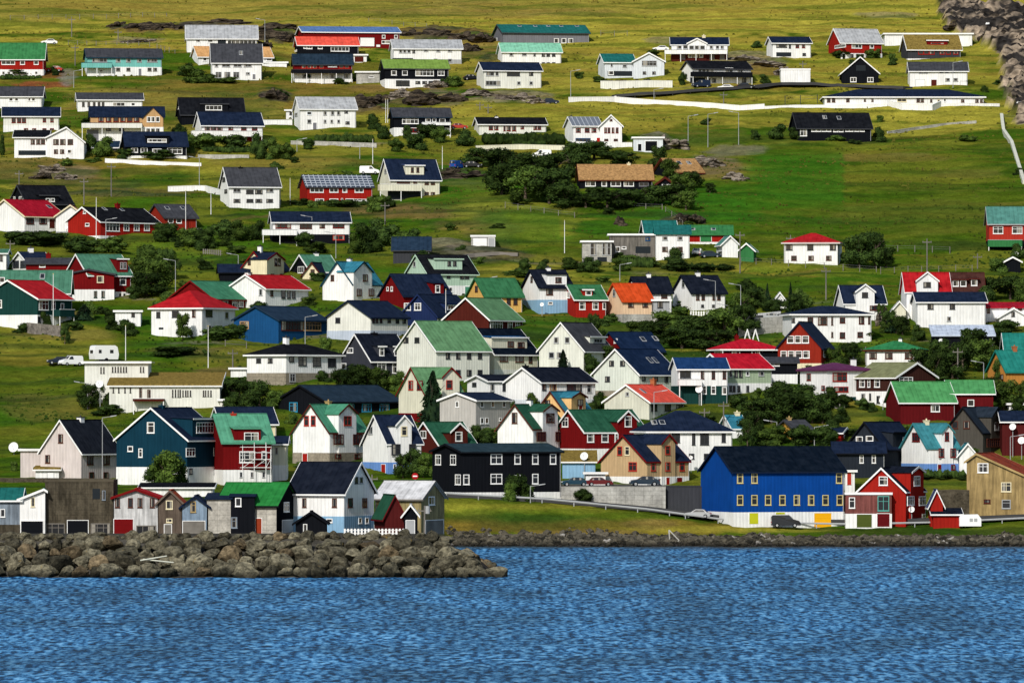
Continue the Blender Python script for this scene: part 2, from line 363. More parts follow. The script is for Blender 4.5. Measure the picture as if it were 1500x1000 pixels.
me.polygons.add(len(q)); me.polygons.foreach_set('loop_start', np.arange(0,len(q)*4,4,dtype=np.int32)); me.polygons.foreach_set('loop_total', np.full(len(q),4,dtype=np.int32)); me.update(calc_edges=True)
me.polygons.foreach_set('use_smooth', np.ones(len(q),dtype=bool))
m, nt, b = newmat('sea_water'); L = nt.links; out_ = nt.nodes['Material Output']; ge = N(nt,'ShaderNodeNewGeometry')
mp = N(nt,'ShaderNodeMapping'); mp.inputs['Scale'].default_value = (1.5,.40,1); L.new(ge.outputs['Position'], mp.inputs[0])
def wn(sc,det):
    n = N(nt,'ShaderNodeTexNoise'); n.inputs['Scale'].default_value = sc; n.inputs['Detail'].default_value = det; n.inputs['Roughness'].default_value = .55
    L.new(mp.outputs[0], n.inputs['Vector']); return n.outputs[0]
n1 = wn(1.0,6)
cc = ramp(nt, n1, [(.40,(.002,.022,.065)),(.47,(.010,.075,.20)),(.54,(.055,.215,.43)),(.66,(.17,.42,.68))])  # sky-lit and dark wave faces painted into the water's colour
n2 = wn(.06,3)
cc = mixrgb(nt,'MULTIPLY',1.0,cc,ramp(nt,n2,[(.35,.55),(.62,1.15)]))
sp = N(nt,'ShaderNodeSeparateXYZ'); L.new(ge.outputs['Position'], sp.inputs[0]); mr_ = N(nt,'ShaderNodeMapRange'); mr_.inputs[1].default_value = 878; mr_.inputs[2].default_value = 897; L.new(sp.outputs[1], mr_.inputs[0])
cc = mixrgb(nt,'MIX',ramp(nt,mr_.outputs[0],[(.2,0),(.95,.9)]),cc,(.035,.045,.045))  # dark reflection of the shore painted into the nearby water
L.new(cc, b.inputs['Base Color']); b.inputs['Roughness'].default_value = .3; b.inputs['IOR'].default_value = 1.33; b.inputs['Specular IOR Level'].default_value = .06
bp = N(nt,'ShaderNodeBump'); bp.inputs['Strength'].default_value = .45; bp.inputs['Distance'].default_value = .4
L.new(n1, bp.inputs['Height']); L.new(bp.outputs[0], b.inputs['Normal'])
df = N(nt,'ShaderNodeBsdfDiffuse'); gl = N(nt,'ShaderNodeBsdfGlossy'); gl.inputs['Roughness'].default_value = .22; gl.inputs['Color'].default_value = (.75,.88,1,1)
L.new(cc, df.inputs['Color']); L.new(bp.outputs[0], gl.inputs['Normal']); mx = N(nt,'ShaderNodeMixShader'); mx.inputs[0].default_value = .13
L.new(df.outputs[0], mx.inputs[1]); L.new(gl.outputs[0], mx.inputs[2]); L.new(mx.outputs[0], out_.inputs['Surface'])
me.materials.append(m); link('sea', me, None, kind='structure')
# ------------------------------------------------------------------ houses
HG = 'houses on the hillside'
def H(label, x0, xc, x1, yb, ye, yr, side='L', wall='white', roof='black', W='', G=8.0, LD=10.0, tr='white', wf='white',
      base=None, hip=False, mono=False, flat=False, pk=.5, k=(), s=(), ch=(), sky=(), bal=(), door=(), gw=None, roofk=None,
      into=None, name='house', cat='house', d=None, oh=.35, pane=True, group=HG):
    if d is None: X0, D0, Z0 = hit(xc, yb)
    else: X0, D0, Z0 = hitd(xc, d)
    sc = F/D0
    Cz = CH+(HZ-yb)*D0/F
    pg = (xc-x0) if side=='L' else (x1-xc)
    pe = (x1-xc) if side=='L' else (xc-x0)
    lim = .93
    if pe >= pg:
        t = min(lim, pg/(sc*G), math.sin(math.atan(max(1.7*pg/pe,.05))))
        Gd = G if pg < 2 else pg/(sc*t)
        Ln = pe/(sc*math.sqrt(1-t*t)); a = math.asin(t)
    else:
        t = min(lim, pe/(sc*LD)); Ln = LD if t < lim else pe/(sc*t)
        Gd = pg/(sc*math.sqrt(1-t*t)); a = math.acos(t)
    if side == 'R': a = math.pi/2-a
    ca, sa = math.cos(a), math.sin(a)
    Cx, Cy = X0, D0
    if into is None:
        root = thing(name, label, cat, (Cx,Cy,Cz), group)
    else: root = into
    ox, oy, oz = Cx-root.location.x, Cy-root.location.y, Cz-root.location.z
    sw = side == 'R'
    def P(u, dd, z):
        x, y = (dd,u) if sw else (u,dd)
        return (ox+x*ca-y*sa, oy+x*sa+y*ca, oz+z)
    def wY(u, dd): return P(u,dd,0)[1]+root.location.y
    # ray through view point -> (u,d,z) on plane d=k or u=k
    def ray(px, py):
        dx, dz = (px-750)/F, (HZ-py)/F
        # camera position and direction in local xy
        rx, ry = -Cx, -Cy
        qx, qy = rx*ca+ry*sa, -rx*sa+ry*ca
        ex, ey = dx*ca+1*sa, -dx*sa+1*ca
        if sw: qx, qy, ex, ey = qy, qx, ey, ex
        return (qx,qy,CH-Cz), (ex,ey,dz)
    def on(px, py, plane='d', val=0.0):
        o, e = ray(px,py)
        i = 1 if plane=='d' else 0
        t = (val-o[i])/e[i]
        return (o[0]+e[0]*t, o[1]+e[1]*t, o[2]+e[2]*t)
    He = (HZ-ye)*D0/F+CH-Cz
    rd = Gd*pk if not mono else Gd
    Yr = wY(0,rd)
    Hr = (HZ-yr)*Yr/F+CH-Cz
    if flat: Hr = He+.05
    Hr = max(Hr, He+.05)
    def rz(dd): return He+(Hr-He)*dd/rd
    B = -2.2
    of = .12 if k else oh      # eaves overhang of the front
    axis = (ca,sa) if not sw else (-sa,ca)
    wm = mat(wall)
    # walls: solid prism
    mb = MB()
    if hip or flat:
        prof = [(0,B),(Gd,B),(Gd,He),(0,He)]
    elif mono: prof = [(0,B),(Gd,B),(Gd,Hr),(0,He)]
    else:
        bz = He if pk==.5 else max(He-1.5, Hr-(Hr-He)*(Gd-rd)/rd*1.6)
        prof = [(0,B),(Gd,B),(Gd,bz),(rd,Hr),(0,He)]
    mb.hull([P(0,q,z) for q,z in prof], [P(Ln,q,z) for q,z in prof])
    mb.build('wall', wm, root)
    if gw:   # gable clad differently
        g = MB(); g.hull([P(-.03,q,z) for q,z in prof], [P(.01,q,z) for q,z in prof]); g.build('gable_wall', mat(gw), root)
    if base:
        zb = (HZ-base[1])*D0/F+CH-Cz
        g = MB(); e = .035
        g.box(-e,Ln+e,-e,Gd+e,B,zb,P); g.build('lower_wall', mat(base[0]), root)
    # roof
    th = .13; e = .02
    rk = roofk or ('turf' if roof in ('turf','tanturf') else 'roof')
    if rk == 'turf': th = .3
    mb = MB(); tm = MB()
    if flat:
        mb.box(-oh,Ln+oh,-oh,Gd+oh,He+e,He+.12,P)
        tm.box(-oh-.03,Ln+oh+.03,-oh-.03,-oh,He-.12,He+.2,P); tm.box(-oh-.03,-oh,-oh,Gd+oh,He-.12,He+.2,P)
    elif hip:
        o2 = oh+.1; h = min(Gd/2, Ln/2-.4); zz = He-(Hr-He)*o2/(Gd/2)*.5
        lo = [(-o2,-o2),(Ln+o2,-o2),(Ln+o2,Gd+o2),(-o2,Gd+o2)]
        v = [P(u,q,zz) for u,q in lo]+[P(u,q,zz+th) for u,q in lo]+[P(h,Gd/2,Hr),P(Ln-h,Gd/2,Hr)]
        i = len(mb.v); mb.v += v
        for f in ((0,1,2,3),(0,1,5,4),(1,2,6,5),(2,3,7,6),(3,0,4,7),(4,5,9,8),(6,7,8,9),(5,6,9),(7,4,8)):
            mb.f.append(tuple(i+j for j in f)); mb.uv.append(None)
        tm.box(-o2-.04,Ln+o2+.04,-o2-.04,-o2+.02,zz-.16,zz+th*.6,P); tm.box(-o2-.04,-o2+.02,-o2,Gd+o2,zz-.16,zz+th*.6,P)
        tm.box(Ln+o2-.02,Ln+o2+.04,-o2,Gd+o2,zz-.16,zz+th*.6,P)
    else:
        def slope(q0,z0,q1,z1,m):
            dz = th
            m.hull([P(-oh,q0,z0+e),P(-oh,q1,z1+e),P(-oh,q1,z1+e+dz),P(-oh,q0,z0+e+dz)],
                   [P(Ln+oh,q0,z0+e),P(Ln+oh,q1,z1+e),P(Ln+oh,q1,z1+e+dz),P(Ln+oh,q0,z0+e+dz)])
        slope(-of, rz(-of), rd, Hr, mb)
        if not mono:
            bz2 = Hr-(Hr-bz)*(Gd+oh-rd)/(Gd-rd)
            slope(rd, Hr, Gd+oh, bz2, mb)
        # bargeboards
        for u0,u1 in ((-oh-.05,-oh+.01),(Ln+oh-.01,Ln+oh+.05)):
            ends = [(-of,rz(-of),rd,Hr)]
            if not mono: ends.append((rd,Hr,Gd+oh,bz2))
            for q0,z0,q1,z1 in ends:
                tm.hull([P(u0,q0,z0-.12),P(u0,q1,z1-.12),P(u0,q1,z1+th+.04),P(u0,q0,z0+th+.04)],
                        [P(u1,q0,z0-.12),P(u1,q1,z1-.12),P(u1,q1,z1+th+.04),P(u1,q0,z0+th+.04)])
        z0 = rz(-of); tm.box(-oh,Ln+oh,-of-.08,-of-.005,z0-.10,z0+.09,P)   # gutter board
        if not mono and roof!='solar' and rk!='turf':
            mb.box(-oh,Ln+oh,rd-.14,rd+.14,Hr+th-.02,Hr+th+.06,P)          # ridge cap
    rf = mb.build('roof', mat(roof,rk), root, axis=axis)
    tm.build('roof_trim', mat(tr,'trim'), root)
    # dormers and cross gables
    dl = []; kl = []
    for it in k:          # (x0,x1,ypeak,yeave) flush with the wall
        xa, xb, yp, yv = it[:4]; wc = it[4] if len(it) > 4 else wall
        q0 = -of-.11
        ua, _, ze = on(xa,yv,'d',q0); ub = on(xb,yv,'d',q0)[0]; zp = on((xa+xb)/2,yp,'d',q0)[2]
        ua, ub = min(ua,ub), max(ua,ub); um = (ua+ub)/2; zl = B; kl.append((xa,xb,q0))
        qe = rd
        g = MB(); g.hull([P(ua,q0,zl),P(ub,q0,zl),P(ub,q0,ze),P(um,q0,zp),P(ua,q0,ze)],[P(ua,qe,zl),P(ub,qe,zl),P(ub,qe,ze),P(um,qe,zp),P(ua,qe,ze)])
        dm = g.build('cross_gable', mat(wc), root)
        if base:
            g = MB(); g.box(ua-.03,ub+.03,q0-.035,0,B,zb,P); g.build('lower_wall', mat(base[0]), dm)
        g = MB(); t2 = MB(); o2 = .22; sl = (zp-ze)/(um-ua)
        for sg in (-1,1):
            ue = um+sg*(um-ua+o2); zz = ze-sl*o2
            pts = [(um,zp+.02),(ue,zz+.02),(ue,zz+.14),(um,zp+.14)]
            g.hull([P(u,q0-.25,z) for u,z in pts],[P(u,qe+.1,z) for u,z in pts])
            pts = [(um,zp-.1),(ue,zz-.1),(ue,zz+.17),(um,zp+.17)]
            t2.hull([P(u,q0-.31,z) for u,z in pts],[P(u,q0-.24,z) for u,z in pts])
        g.build('dormer_roof', mat(roof,rk), dm, axis=(-axis[1],axis[0])); t2.build('roof_trim', mat(tr,'trim'), dm)
    for it in s:          # (x0,x1,ytop,ybot) set on the slope, shed roof
        xa, xb, yt, yv = it[:4]; wc = it[4] if len(it) > 4 else wall
        # find d where the sight line meets the slope
        lo, hi_ = 0.0, rd
        for _ in range(24):
            mid = (lo+hi_)/2
            if on((xa+xb)/2,yv,'d',mid)[2] < rz(mid): hi_ = mid
            else: lo = mid
        q0 = lo
        ua = on(xa,yt,'d',q0)[0]; ub = on(xb,yt,'d',q0)[0]; ua, ub = min(ua,ub), max(ua,ub)
        zt = on((xa+xb)/2,yt,'d',q0)[2]
        qe = min(rd, q0+max(.6,(zt+.35-rz(q0))/max(.15,(Hr-He)/rd)*1.0)); zk = min(zt+.25, rz(qe)+.1)
        g = MB(); zz = rz(q0)-.4
        g.hull([P(ua,q0,zz),P(ub,q0,zz),P(ub,q0,zt),P(ua,q0,zt)],[P(ua,qe,zz),P(ub,qe,zz),P(ub,qe,zk),P(ua,qe,zk)])
        dm = g.build('dormer', mat(wc), root)
        g = MB(); g.hull([P(ua-.2,q0-.25,zt+.02),P(ub+.2,q0-.25,zt+.02),P(ub+.2,q0-.25,zt+.14),P(ua-.2,q0-.25,zt+.14)],
                         [P(ua-.2,qe+.3,zk+.05),P(ub+.2,qe+.3,zk+.05),P(ub+.2,qe+.3,zk+.17),P(ua-.2,qe+.3,zk+.17)])
        g.build('dormer_roof', mat(roof if len(it)<6 else it[5],rk), dm, axis=axis)
        g = MB(); g.box(ua-.23,ub+.23,q0-.30,q0-.24,zt-.04,zt+.17,P); g.build('roof_trim', mat(tr,'trim'), dm)
        dl.append((xa,xb,yt,yv,q0,dm))
    # windows
    for grp in [g for g in W.replace(' ','').split(';') if g]:
        col = wf
        if '@' in grp: grp, col = grp.split('@')
        sp, xs = grp.split(':'); wy, ww, wh = [float(v) for v in sp.split(',')]
        for x in xs.split(','):
            x = float(x); par = root
            dd = None
            for xa,xb,yt,yv,q0,dm in dl:
                if xa <= x <= xb and yt-1 <= wy <= yv+1: dd = (q0,dm)
            eave = (x >= xc) if side=='L' else (x <= xc)
            if x0 == xc: eave = side == 'L'
            if x1 == xc: eave = side == 'R'
            pl = 'd' if (eave or dd) else 'u'; val = 0.0
            inx = [q0 for xa,xb,q0 in kl if xa-ww/2 <= x <= xb+ww/2] if pl=='d' and not dd else []
            if inx: val = inx[0]
            if dd: val = dd[0]; par = root
            a0 = on(x-ww/2, wy+wh/2, pl, val); a1 = on(x+ww/2, wy-wh/2, pl, val)
            i = 0 if pl=='d' else 1
            p0, p1 = sorted((a0[i],a1[i])); z0, z1 = a0[2], a1[2]
            off = .035 if (base and z0 < (HZ-base[1])*D0/F+CH-Cz) else 0
            if gw and pl=='u': off = .03
            if pl == 'd': Q = lambda p,o,z: P(p, val-o, z)
            else: Q = lambda p,o,z: P(val-o, p, z)
            window(Q, p0, p1, z0, z1, off, col, par)
    for it in door:       # (x,w,ytop,ybot,colour)
        x,w_,yt,yv,dc = it
        eave = (x >= xc) if side=='L' else (x <= xc)
        if x0 == xc: eave = side == 'L'
        if x1 == xc: eave = side == 'R'
        pl = 'd' if eave else 'u'; i = 0 if pl=='d' else 1
        inx = [q0 for xa,xb,q0 in kl if xa <= x <= xb] if pl=='d' else []; val = inx[0] if inx else 0
        a0 = on(x-w_/2,yv,pl,val); a1 = on(x+w_/2,yt,pl,val); p0,p1 = sorted((a0[i],a1[i]))
        Q = (lambda p,o,z: P(p,val-o,z)) if pl=='d' else (lambda p,o,z: P(-o,p,z))
        g = MB(); t = .055; g.box(p0,p1,-.05,t,a0[2],a1[2],lambda p,o,z: Q(p,o,z))
        nb = max(1,int((a1[2]-a0[2])/.55))
        if p1-p0 > 1.6:
            for j in range(1,nb): zz = a0[2]+(a1[2]-a0[2])*j/nb; g.box(p0+.05,p1-.05,t-.01,t+.015,zz-.03,zz+.03,lambda p,o,z: Q(p,o,z))
        else:
            g.box(p0+.12,p1-.12,t-.01,t+.015,a0[2]+.15,a0[2]+.2,lambda p,o,z: Q(p,o,z))
        dr = g.build('garage_door' if p1-p0 > 1.8 else 'door', mat(dc,'plain'), root)
        g = MB(); fr = .07
        for b0,b1,c0,c1 in ((p0-fr,p0,a0[2],a1[2]+fr),(p1,p1+fr,a0[2],a1[2]+fr),(p0,p1,a1[2],a1[2]+fr)):
            g.box(b0,b1,-.02,.075,c0,c1,lambda p,o,z: Q(p,o,z))
        g.build('frame', mat('white' if dc!='white' else 'ltgrey','trim'), dr)
    for it in ch:         # (x,ytop,w,colour)
        x,yt,w_ = it[:3]; cc = it[3] if len(it)>3 else 'white'
        o_ = on(x,yt,'d',rd); hw = w_/sc/2; u = min(max(o_[0],.4),Ln-.4)
        g = MB(); g.box(u-hw,u+hw,rd-.35,rd+.35,Hr-.8,o_[2]-.15,P); c1 = g.build('chimney', mat(cc,'plain'), root)
        g = MB(); g.box(u-hw-.07,u+hw+.07,rd-.42,rd+.42,o_[2]-.15,o_[2]-.02,P)
        g.tube(P(u,rd,o_[2]-.05),P(u,rd,o_[2]+.22),.11,.10); g.build('cap', mat('charcoal' if cc=='white' else cc,'plain'), c1)
    for it in sky:        # skylight lying on the slope
        x,y = it[:2]
        lo, hi_ = 0.0, rd
        for _ in range(24):
            mid = (lo+hi_)/2
            if on(x,y,'d',mid)[2] < rz(mid): hi_ = mid
            else: lo = mid
        q = lo; u = on(x,y,'d',q)[0]; g = MB(); sl = (Hr-He)/rd
        def S(uu,qq,h): return P(uu,qq,rz(qq)+e+th+h)
        def sb(m,u0,u1,q0,q1,h): m.hull([S(u0,q0,-.02),S(u1,q0,-.02),S(u1,q1,-.02),S(u0,q1,-.02)],[S(u0,q0,h),S(u1,q0,h),S(u1,q1,h),S(u0,q1,h)])
        fr = MB(); sb(fr,u-.42,u+.42,q-.5,q+.5,.05); f = fr.build('skylight', mat('ltgrey','trim'), root)
        g = MB(); sb(g,u-.32,u+.32,q-.4,q+.4,.075); g.build('pane', mat('glassdk','pane'), f)
    for it in bal:        # (x0,x1,ytop,ybot,colour) balcony on the eave face
        xa,xb,yt,yv,bc = it; dep = 1.5
        u0 = on(xa,yv,'d',-dep); u1 = on(xb,yt,'d',-dep); z0,z1 = u0[2],u1[2]; ua,ub = sorted((u0[0],u1[0]))
        g = MB(); g.box(ua,ub,-dep,-.03,z0,z0+.15,P)
        g.box(ua,ub,-dep-.06,-dep,z0-.05,z1-.08,P); g.box(ua-.06,ua,-dep,-.03,z0,z1-.08,P); g.box(ub,ub+.06,-dep,-.03,z0,z1-.08,P)
        b_ = g.build('balcony', mat(bc), root)
        g = MB(); g.box(ua-.1,ub+.1,-dep-.1,-dep+.04,z1-.08,z1,P)
        g.build('handrail', mat(tr if bc!='white' else 'ltgrey','trim'), b_)
        g = MB(); n = max(2,int((ub-ua)/3)+1)
        for j in range(n):
            u = ua+.06+(ub-ua-.12)*j/(n-1); g.box(u-.06,u+.06,-dep,-dep+.12,B,z0-.05,P)
        g.build('post', mat('white','trim'), b_)
    # downpipe on the corner of the eave face
    if not flat and Ln > 5 and into is None:
        g = MB(); g.tube(P(Ln-.12,-.07,0.0),P(Ln-.12,-.07,He-.1),.045,n=6); g.build('downpipe', mat('ltgrey','trim'), root)
    return root
def window(Q, p0, p1, z0, z1, off, col, par):
    w, h = p1-p0, z1-z0
    if col == 'dark':        # flat dark panel stands in for the shade inside an opening
        g = MB(); g.box(p0,p1,off-.02,off+.02,z0,z1,Q); g.build('opening', mat('glassdk','plain'), par); return
    fr = min(.11, w*.16, h*.2); t = off+.06
    g = MB()
    def b(a0,a1,c0,c1,tt=t): g.box(a0,a1,off-.03,tt,c0,c1,Q)
    b(p0,p1,z1-fr,z1); b(p0,p1,z0,z0+fr); b(p0,p0+fr,z0+fr,z1-fr); b(p1-fr,p1,z0+fr,z1-fr)
    n = max(1, round(w/.85))
    for j in range(1,n):
        p = p0+w*j/n; b(p-.035,p+.035,z0+fr,z1-fr,t-.012)
    if h > 1.15:
        zz = z0+h*.64
        for j in range(n): b(p0+w*j/n+.035,p0+w*(j+1)/n-.035,zz-.03,zz+.03,t-.018)
    b(p0-.05,p1+.05,z0-.06,z0-.002,t+.05)
    fo = g.build('window', mat(col,'trim'), par)
    # the glass
    me = bpy.data.meshes.new('pane'); o = off+.022
    me.from_pydata([Q(p0+fr,o,z0+fr),Q(p1-fr,o,z0+fr),Q(p1-fr,o,z1-fr),Q(p0+fr,o,z1-fr)],[],[(0,1,2,3)])
    uv = me.uv_layers.new(); 
    for l,c in zip(uv.data,((0,0),(1,0),(1,1),(0,1))): l.uv = c
    me.materials.append(mat('glassdk','pane')); link('pane', me, fo)
# ------------------------------------------------------------------ the houses, row by row from the top of the hill
h=H('red bungalow with green roof and white basement at the upper left edge',-34,-34,64,111,86,64,'L','red','green',W='91,20,8:12;91,7,8:33,53;107,5,5:5,13,20,33,53',base=('white',102))
h=H('turquoise two-storey house with white ground floor and dark roof',120,128,236,112,84,72,'L','turq','charcoal',W='88,22,7:146@ltgrey;88,7,7:173,188,204@ltgrey;88,15,7:223@ltgrey;102,6,5:173,188,219,227@greywood;104,6,4:148',base=('white',98),bal=((120,164,92,99,'turq'),),door=((205,4,101,111,'grey'),),tr='tealdark',LD=9)
h=H('white house with black roof behind the navy roofed pair at the left edge',-24,-24,61,159,141,128,'L','white','charcoal',W='146,6,5:16,24;146,4,5:43;146,6,5:49')
h=H('cream white house with navy roof at left edge above the white gabled house',1,5,86,194,170,158,'L','offw','navy',W='176,6,8:20,28,35@dkred;176,5,6:65,76@dkred;190,6,4:38,50,65,76@dkred',base=('white',184))
h=H('low white house with dark roof behind the wood clad house',108,114,208,163,146,137,'L','white','charcoal',W='153,4,7:122,130,138,145,151@greywood;153,18,6:174;153,6,5:195',G=9)
h=H('wood clad house with navy roof, long balcony and brown garage door',128,133,239,208,171,157,'L','woodtan','navy',W='175,8,7:148,159,170,180,190,200@dkred;175,6,8:218,224,231;190,7,4:159,178@charcoal;191,5,5:217,224,231@charcoal',base=('white',186),k=((209,239,157,172),),bal=((120,208,180,187,'offw'),),door=((136,17,190,207,'grey'),),tr='navy')
h=H('white house with broad front gable and dark side wing near the left edge',69,69,123,231,201,187,'R','white','black',W='208,8,8:82,92,103@brownframe;222,6,6:82,91@brownframe;222,7,6:102',G=9,LD=9,pk=.52)
H('',21,21,70,231,201,192,'L','white','black',W='208,6,7:48,56,63@brownframe;224,40,7:47@dark',into=h)
h=H('black house with navy roof and white shed dormer behind a long white fence',176,185,273,232,213,194,'L','black','navy',W='220,10,7:197,211;221,14,6:230;221,22,9:256;206,28,5:230',s=((214,248,199,212),),tr='navy',base=('white',228))
h=H('low dark garage hidden in bushes beside the white gabled house',137,137,172,222,216,208,'L','charcoal','navy2',LD=7,door=((150,14,217,222,'grey'),),name='garage',cat='garage',group=None)
h=H('black house with white windowed shed dormer under the rock face',257,266,357,183,167,144,'L','black','black',W='158,24,7:313;158,5,6:262',s=((294,334,153,163),),tr='charcoal',LD=9)
h=H('white house with navy roof and dark red ground floor behind a hedge',283,296,384,208,183,165,'L','white','navy',W='188,8,7:304,313,322@dkred;188,7,5:338@dkred;188,8,6:357,373@dkred;203,14,6:308;203,8,6:322,357,373',base=('dkred',199),bal=((282,384,192,199,'white'),))
h=H('white house with grey roof highest at the left below the cliff',270,274,376,77,56,38,'L','white','ltgrey',W='60,7,5:290;60,8,5:308;61,12,6:325@dark;61,42,8:354',G=9)
h=H('white house with orange tan roof half hidden by a charcoal roof',277,291,398,97,83,69,'L','white','tanroof',W='87,6,5:300;87,8,5:394')
H('',384,384,420,98,92,91,'L','white','ltgrey',into=h,flat=True)
h=H('white house with big charcoal roof and ground floor porch',306,311,383,116,91,65,'L','white','charcoal',W='95,12,7:331,348,363@ltgrey;95,5,7:317@ltgrey;110,9,9:320,333,346@ltgrey;108,6,4:363@ltgrey',sky=((353,79),),door=((372,4,109,116,'grey'),),G=9)
h=H('long dark red barn with blue roof below the cliff',432,444,585,70,47,40,'L','dkred','bluesteel',W='54,5,5:562,580@white;62,24,5:571',door=((538,20,56,68,'white'),(554,5,66,69,'white')),name='barn',cat='barn',group=None,G=9)
h=H('black house with coral roof in front of the dark red barn',430,437,525,84,66,55,'L','black','coral',W='69,5,5:447;69,9,6:453;69,7,6:469;71,27,9:498;75,4,5:433')
H('',513,513,537,91,81,80,'L','white','ltgrey',into=h,flat=True,door=((526,13,83,91,'brown'),))
h=H('dark red and black house with slate roof, white ground floor and red windows',427,431,516,121,94,80,'L','dkred','slate',W='97,7,7:445,453,461@redlt;97,7,7:471,500,508@redlt;96,13,5:487@white;112,6,6:446,487,507@ltgrey',base=('white',107),bal=((427,515,102,107,'black'),),tr='charcoal')
h=H('small concrete garage between the slate roofed house and the olive roofed house',522,522,556,122,106,104,'L','concrete','ltgrey',flat=True,W='113,8,3:544@white',name='garage',cat='garage',group=None,LD=7)
h=H('white two-storey house with grey roof above a dark hedge',429,440,521,191,159,143,'L','white','ltgrey',W='166,7,5:453@pbluewhite;166,5,6:476,487,496@ltgrey;164,5,4:507@charcoal;178,6,6:453@ltgrey;178,4,5:476,486,496@ltgrey;180,6,4:509@charcoal;168,4,6:434@ltgrey',door=((461,5,180,190,'grey'),))
h=H('tiny white shed beside the grey roofed two-storey house',419,419,429,173,162,161,'L','white','white',flat=True,W='166,4,5:426@charcoal',name='shed',cat='shed',group=None,LD=4,G=3)
h=H('long white house with stepped light grey roof and grey basement',571,577,676,96,71,59,'L','white','ltgrey',W='75,5,6:587,593,599@ltgrey;75,4,6:606@charcoal;74,6,4:624@ltgrey;74,6,5:642,659@ltgrey;87,30,3:590@dark;88,5,3:638@charcoal;89,6,5:659@ltgrey',base=('ltgrey',87),G=9)
h=H('black house with olive green roof and white ground floor',556,564,657,130,100,88,'L','black','olivegreen',W='107,8,7:577,593;107,27,9:622;107,10,8:646;121,7,4:612,622,631@charcoal;122,20,8:590@glassdk',base=('white',116),tr='charcoal')
h=H('long grey barn with dark green roof at the top of the village',722,737,863,66,48,37,'L','grey','teal',W='60,7,7:815,826,836;59,3,7:727@white',sky=((761,39.5),(784,39.5),(803,39.5),(822,39.5),(845,39.5)),tr='charcoal',G=13,name='barn',cat='barn',group=None)
h=H('white house with mint green roof in front of the grey barn',729,736,822,96,76,64,'L','white','mintroof',W='80,6,5:749@ltgrey;80,7,4:768@ltgrey;80,3,5:783@charcoal;80,5,6:796,803,811@charcoal;93,5,3:796,803,811@charcoal')
h=H('cream white two-storey house with navy roof below the mint roof',698,709,793,131,103,92,'L','offw','navy',W='108,12,7:718@ltgrey;108,5,7:728@ltgrey;108,19,7:752@charcoal;108,6,6:778@charcoal;122,22,7:722@ltgrey;122,5,5:760@ltgrey;122,5,5:778@ltgrey')
h=H('black house with slate roof and white ground floor under a rock face',570,577,660,200,171,159,'L','black','charcoal',W='177,24,9:601;176,8,6:627;176,6,6:636;177,9,7:648;191,7,6:594,602,609@dkred;191,7,6:627,648@dkred',base=('white',187),bal=((619,660,179,183,'white'),),tr='slate')
h=H('low cream bungalow with black roof and white bargeboards behind a hedge',694,702,800,199,182,173,'L','offw','black',W='187,6,7:719,727@dkred;188,3,8:739@dkred;188,6,8:745,753@dkred;186,5,6:765@dkred;187,5,6:784,790@dkred',ch=((727,170,5),))
h=H('pale house with teal roofed wing and tall front gable above a retaining wall',928,928,973,116,90,78,'R','pbluewhite','teal',W='93,22,8:951@ltgrey;107,5,4:944,958@charcoal',G=9,LD=9,d=None)
H('',877,886,930,116,91,80,'L','pbluewhite','teal',W='96,3,4:896@ltgrey;97,6,4:915@ltgrey;108,36,7:908@dark;107,8,6:895',into=h)
h=H('white house with navy roof, central gable and brown ground floor',984,984,1066,91,66,56,'L','white','navy',W='69,7,6:995,1004@ltgrey;70,7,6:1013,1021,1029@ltgrey;69,5,6:1042,1051,1058@ltgrey;82,6,5:1011,1019,1027;84,7,6:1000,1043,1058@grey',base=('brown',79),k=((1007,1035,57,64),),ch=((1031,52,5,'cream'),),bal=((974,1065,73,79,'white'),))
h=H('long black and white house with black roof beside parked cars',1000,1016,1101,125,100,90,'L','white','black',W='103,24,6:1034;103,12,7:1068;104,9,6:1084;118,22,8:1022@dark;118,5,6:1038,1046@charcoal;118,6,7:1090@charcoal',bal=((1015,1102,106,112,'black'),),tr='charcoal')
h=H('white house with solar panels on its wing and a tall gable on the right',879,879,911,212,184,169,'R','white','black',W='191,4,8:887,892,898,904@dkred;205,6,3:888,902@brown;176,4,3:895@brown',G=9,LD=9)
H('',828,840,880,212,184,172,'L','white','solar',W='191,7,6:847,860,870@dkred;206,22,7:854@blue',door=((877,6,202,212,'red'),),ch=((830,170,4),),into=h,G=9)
h=H('white concrete double garage on the grass bank',928,928,971,222,202,200,'L','pbluewhite','white',flat=True,door=((954,17,207,221,'black'),(937,5,211,221,'black')),name='garage',cat='garage',group=None,G=7)
h=H('white house with navy roof standing alone at the upper right',1125,1132,1188,87,63,55,'L','white','navy',W='67,16,6:1145@charcoal;68,3,6:1157@charcoal;68,5,5:1168,1177@dkred;80,22,6:1148@dark;80,5,4:1178@charcoal')
h=H('red house with grey roof and white ground floor at the upper right',1216,1232,1293,87,62,43,'L','red','ltgrey',W='68,15,6:1255;68,6,6:1277;68,16,7:1231@white;82,4,5:1248,1256,1263@charcoal',base=('white',78),LD=8,door=((1236,4,79,87,'black'),))
h=H('low white hall with curved flat roof behind the turf roofed house',1296,1296,1424,69,50,48,'L','white','charcoal',flat=True,G=9,name='hall',cat='building',group=None)
h=H('dark house with golden turf roof and red window frames at the upper right',1323,1330,1408,90,72,53,'L','charcoal','turf',W='77,8,6:1349,1357,1365@red;77,7,6:1380,1389,1400@red;64,20,3:1373@red',s=((1358,1388,60,68,'dkred','turf'),),base=('white',86))
h=H('black A-frame cabin with white bargeboards and verandah posts',1233,1233,1287,123,107,84,'R','black','black',W='117,9,7:1250,1275;100,14,8:1261@dark',LD=8,name='cabin',cat='cabin')
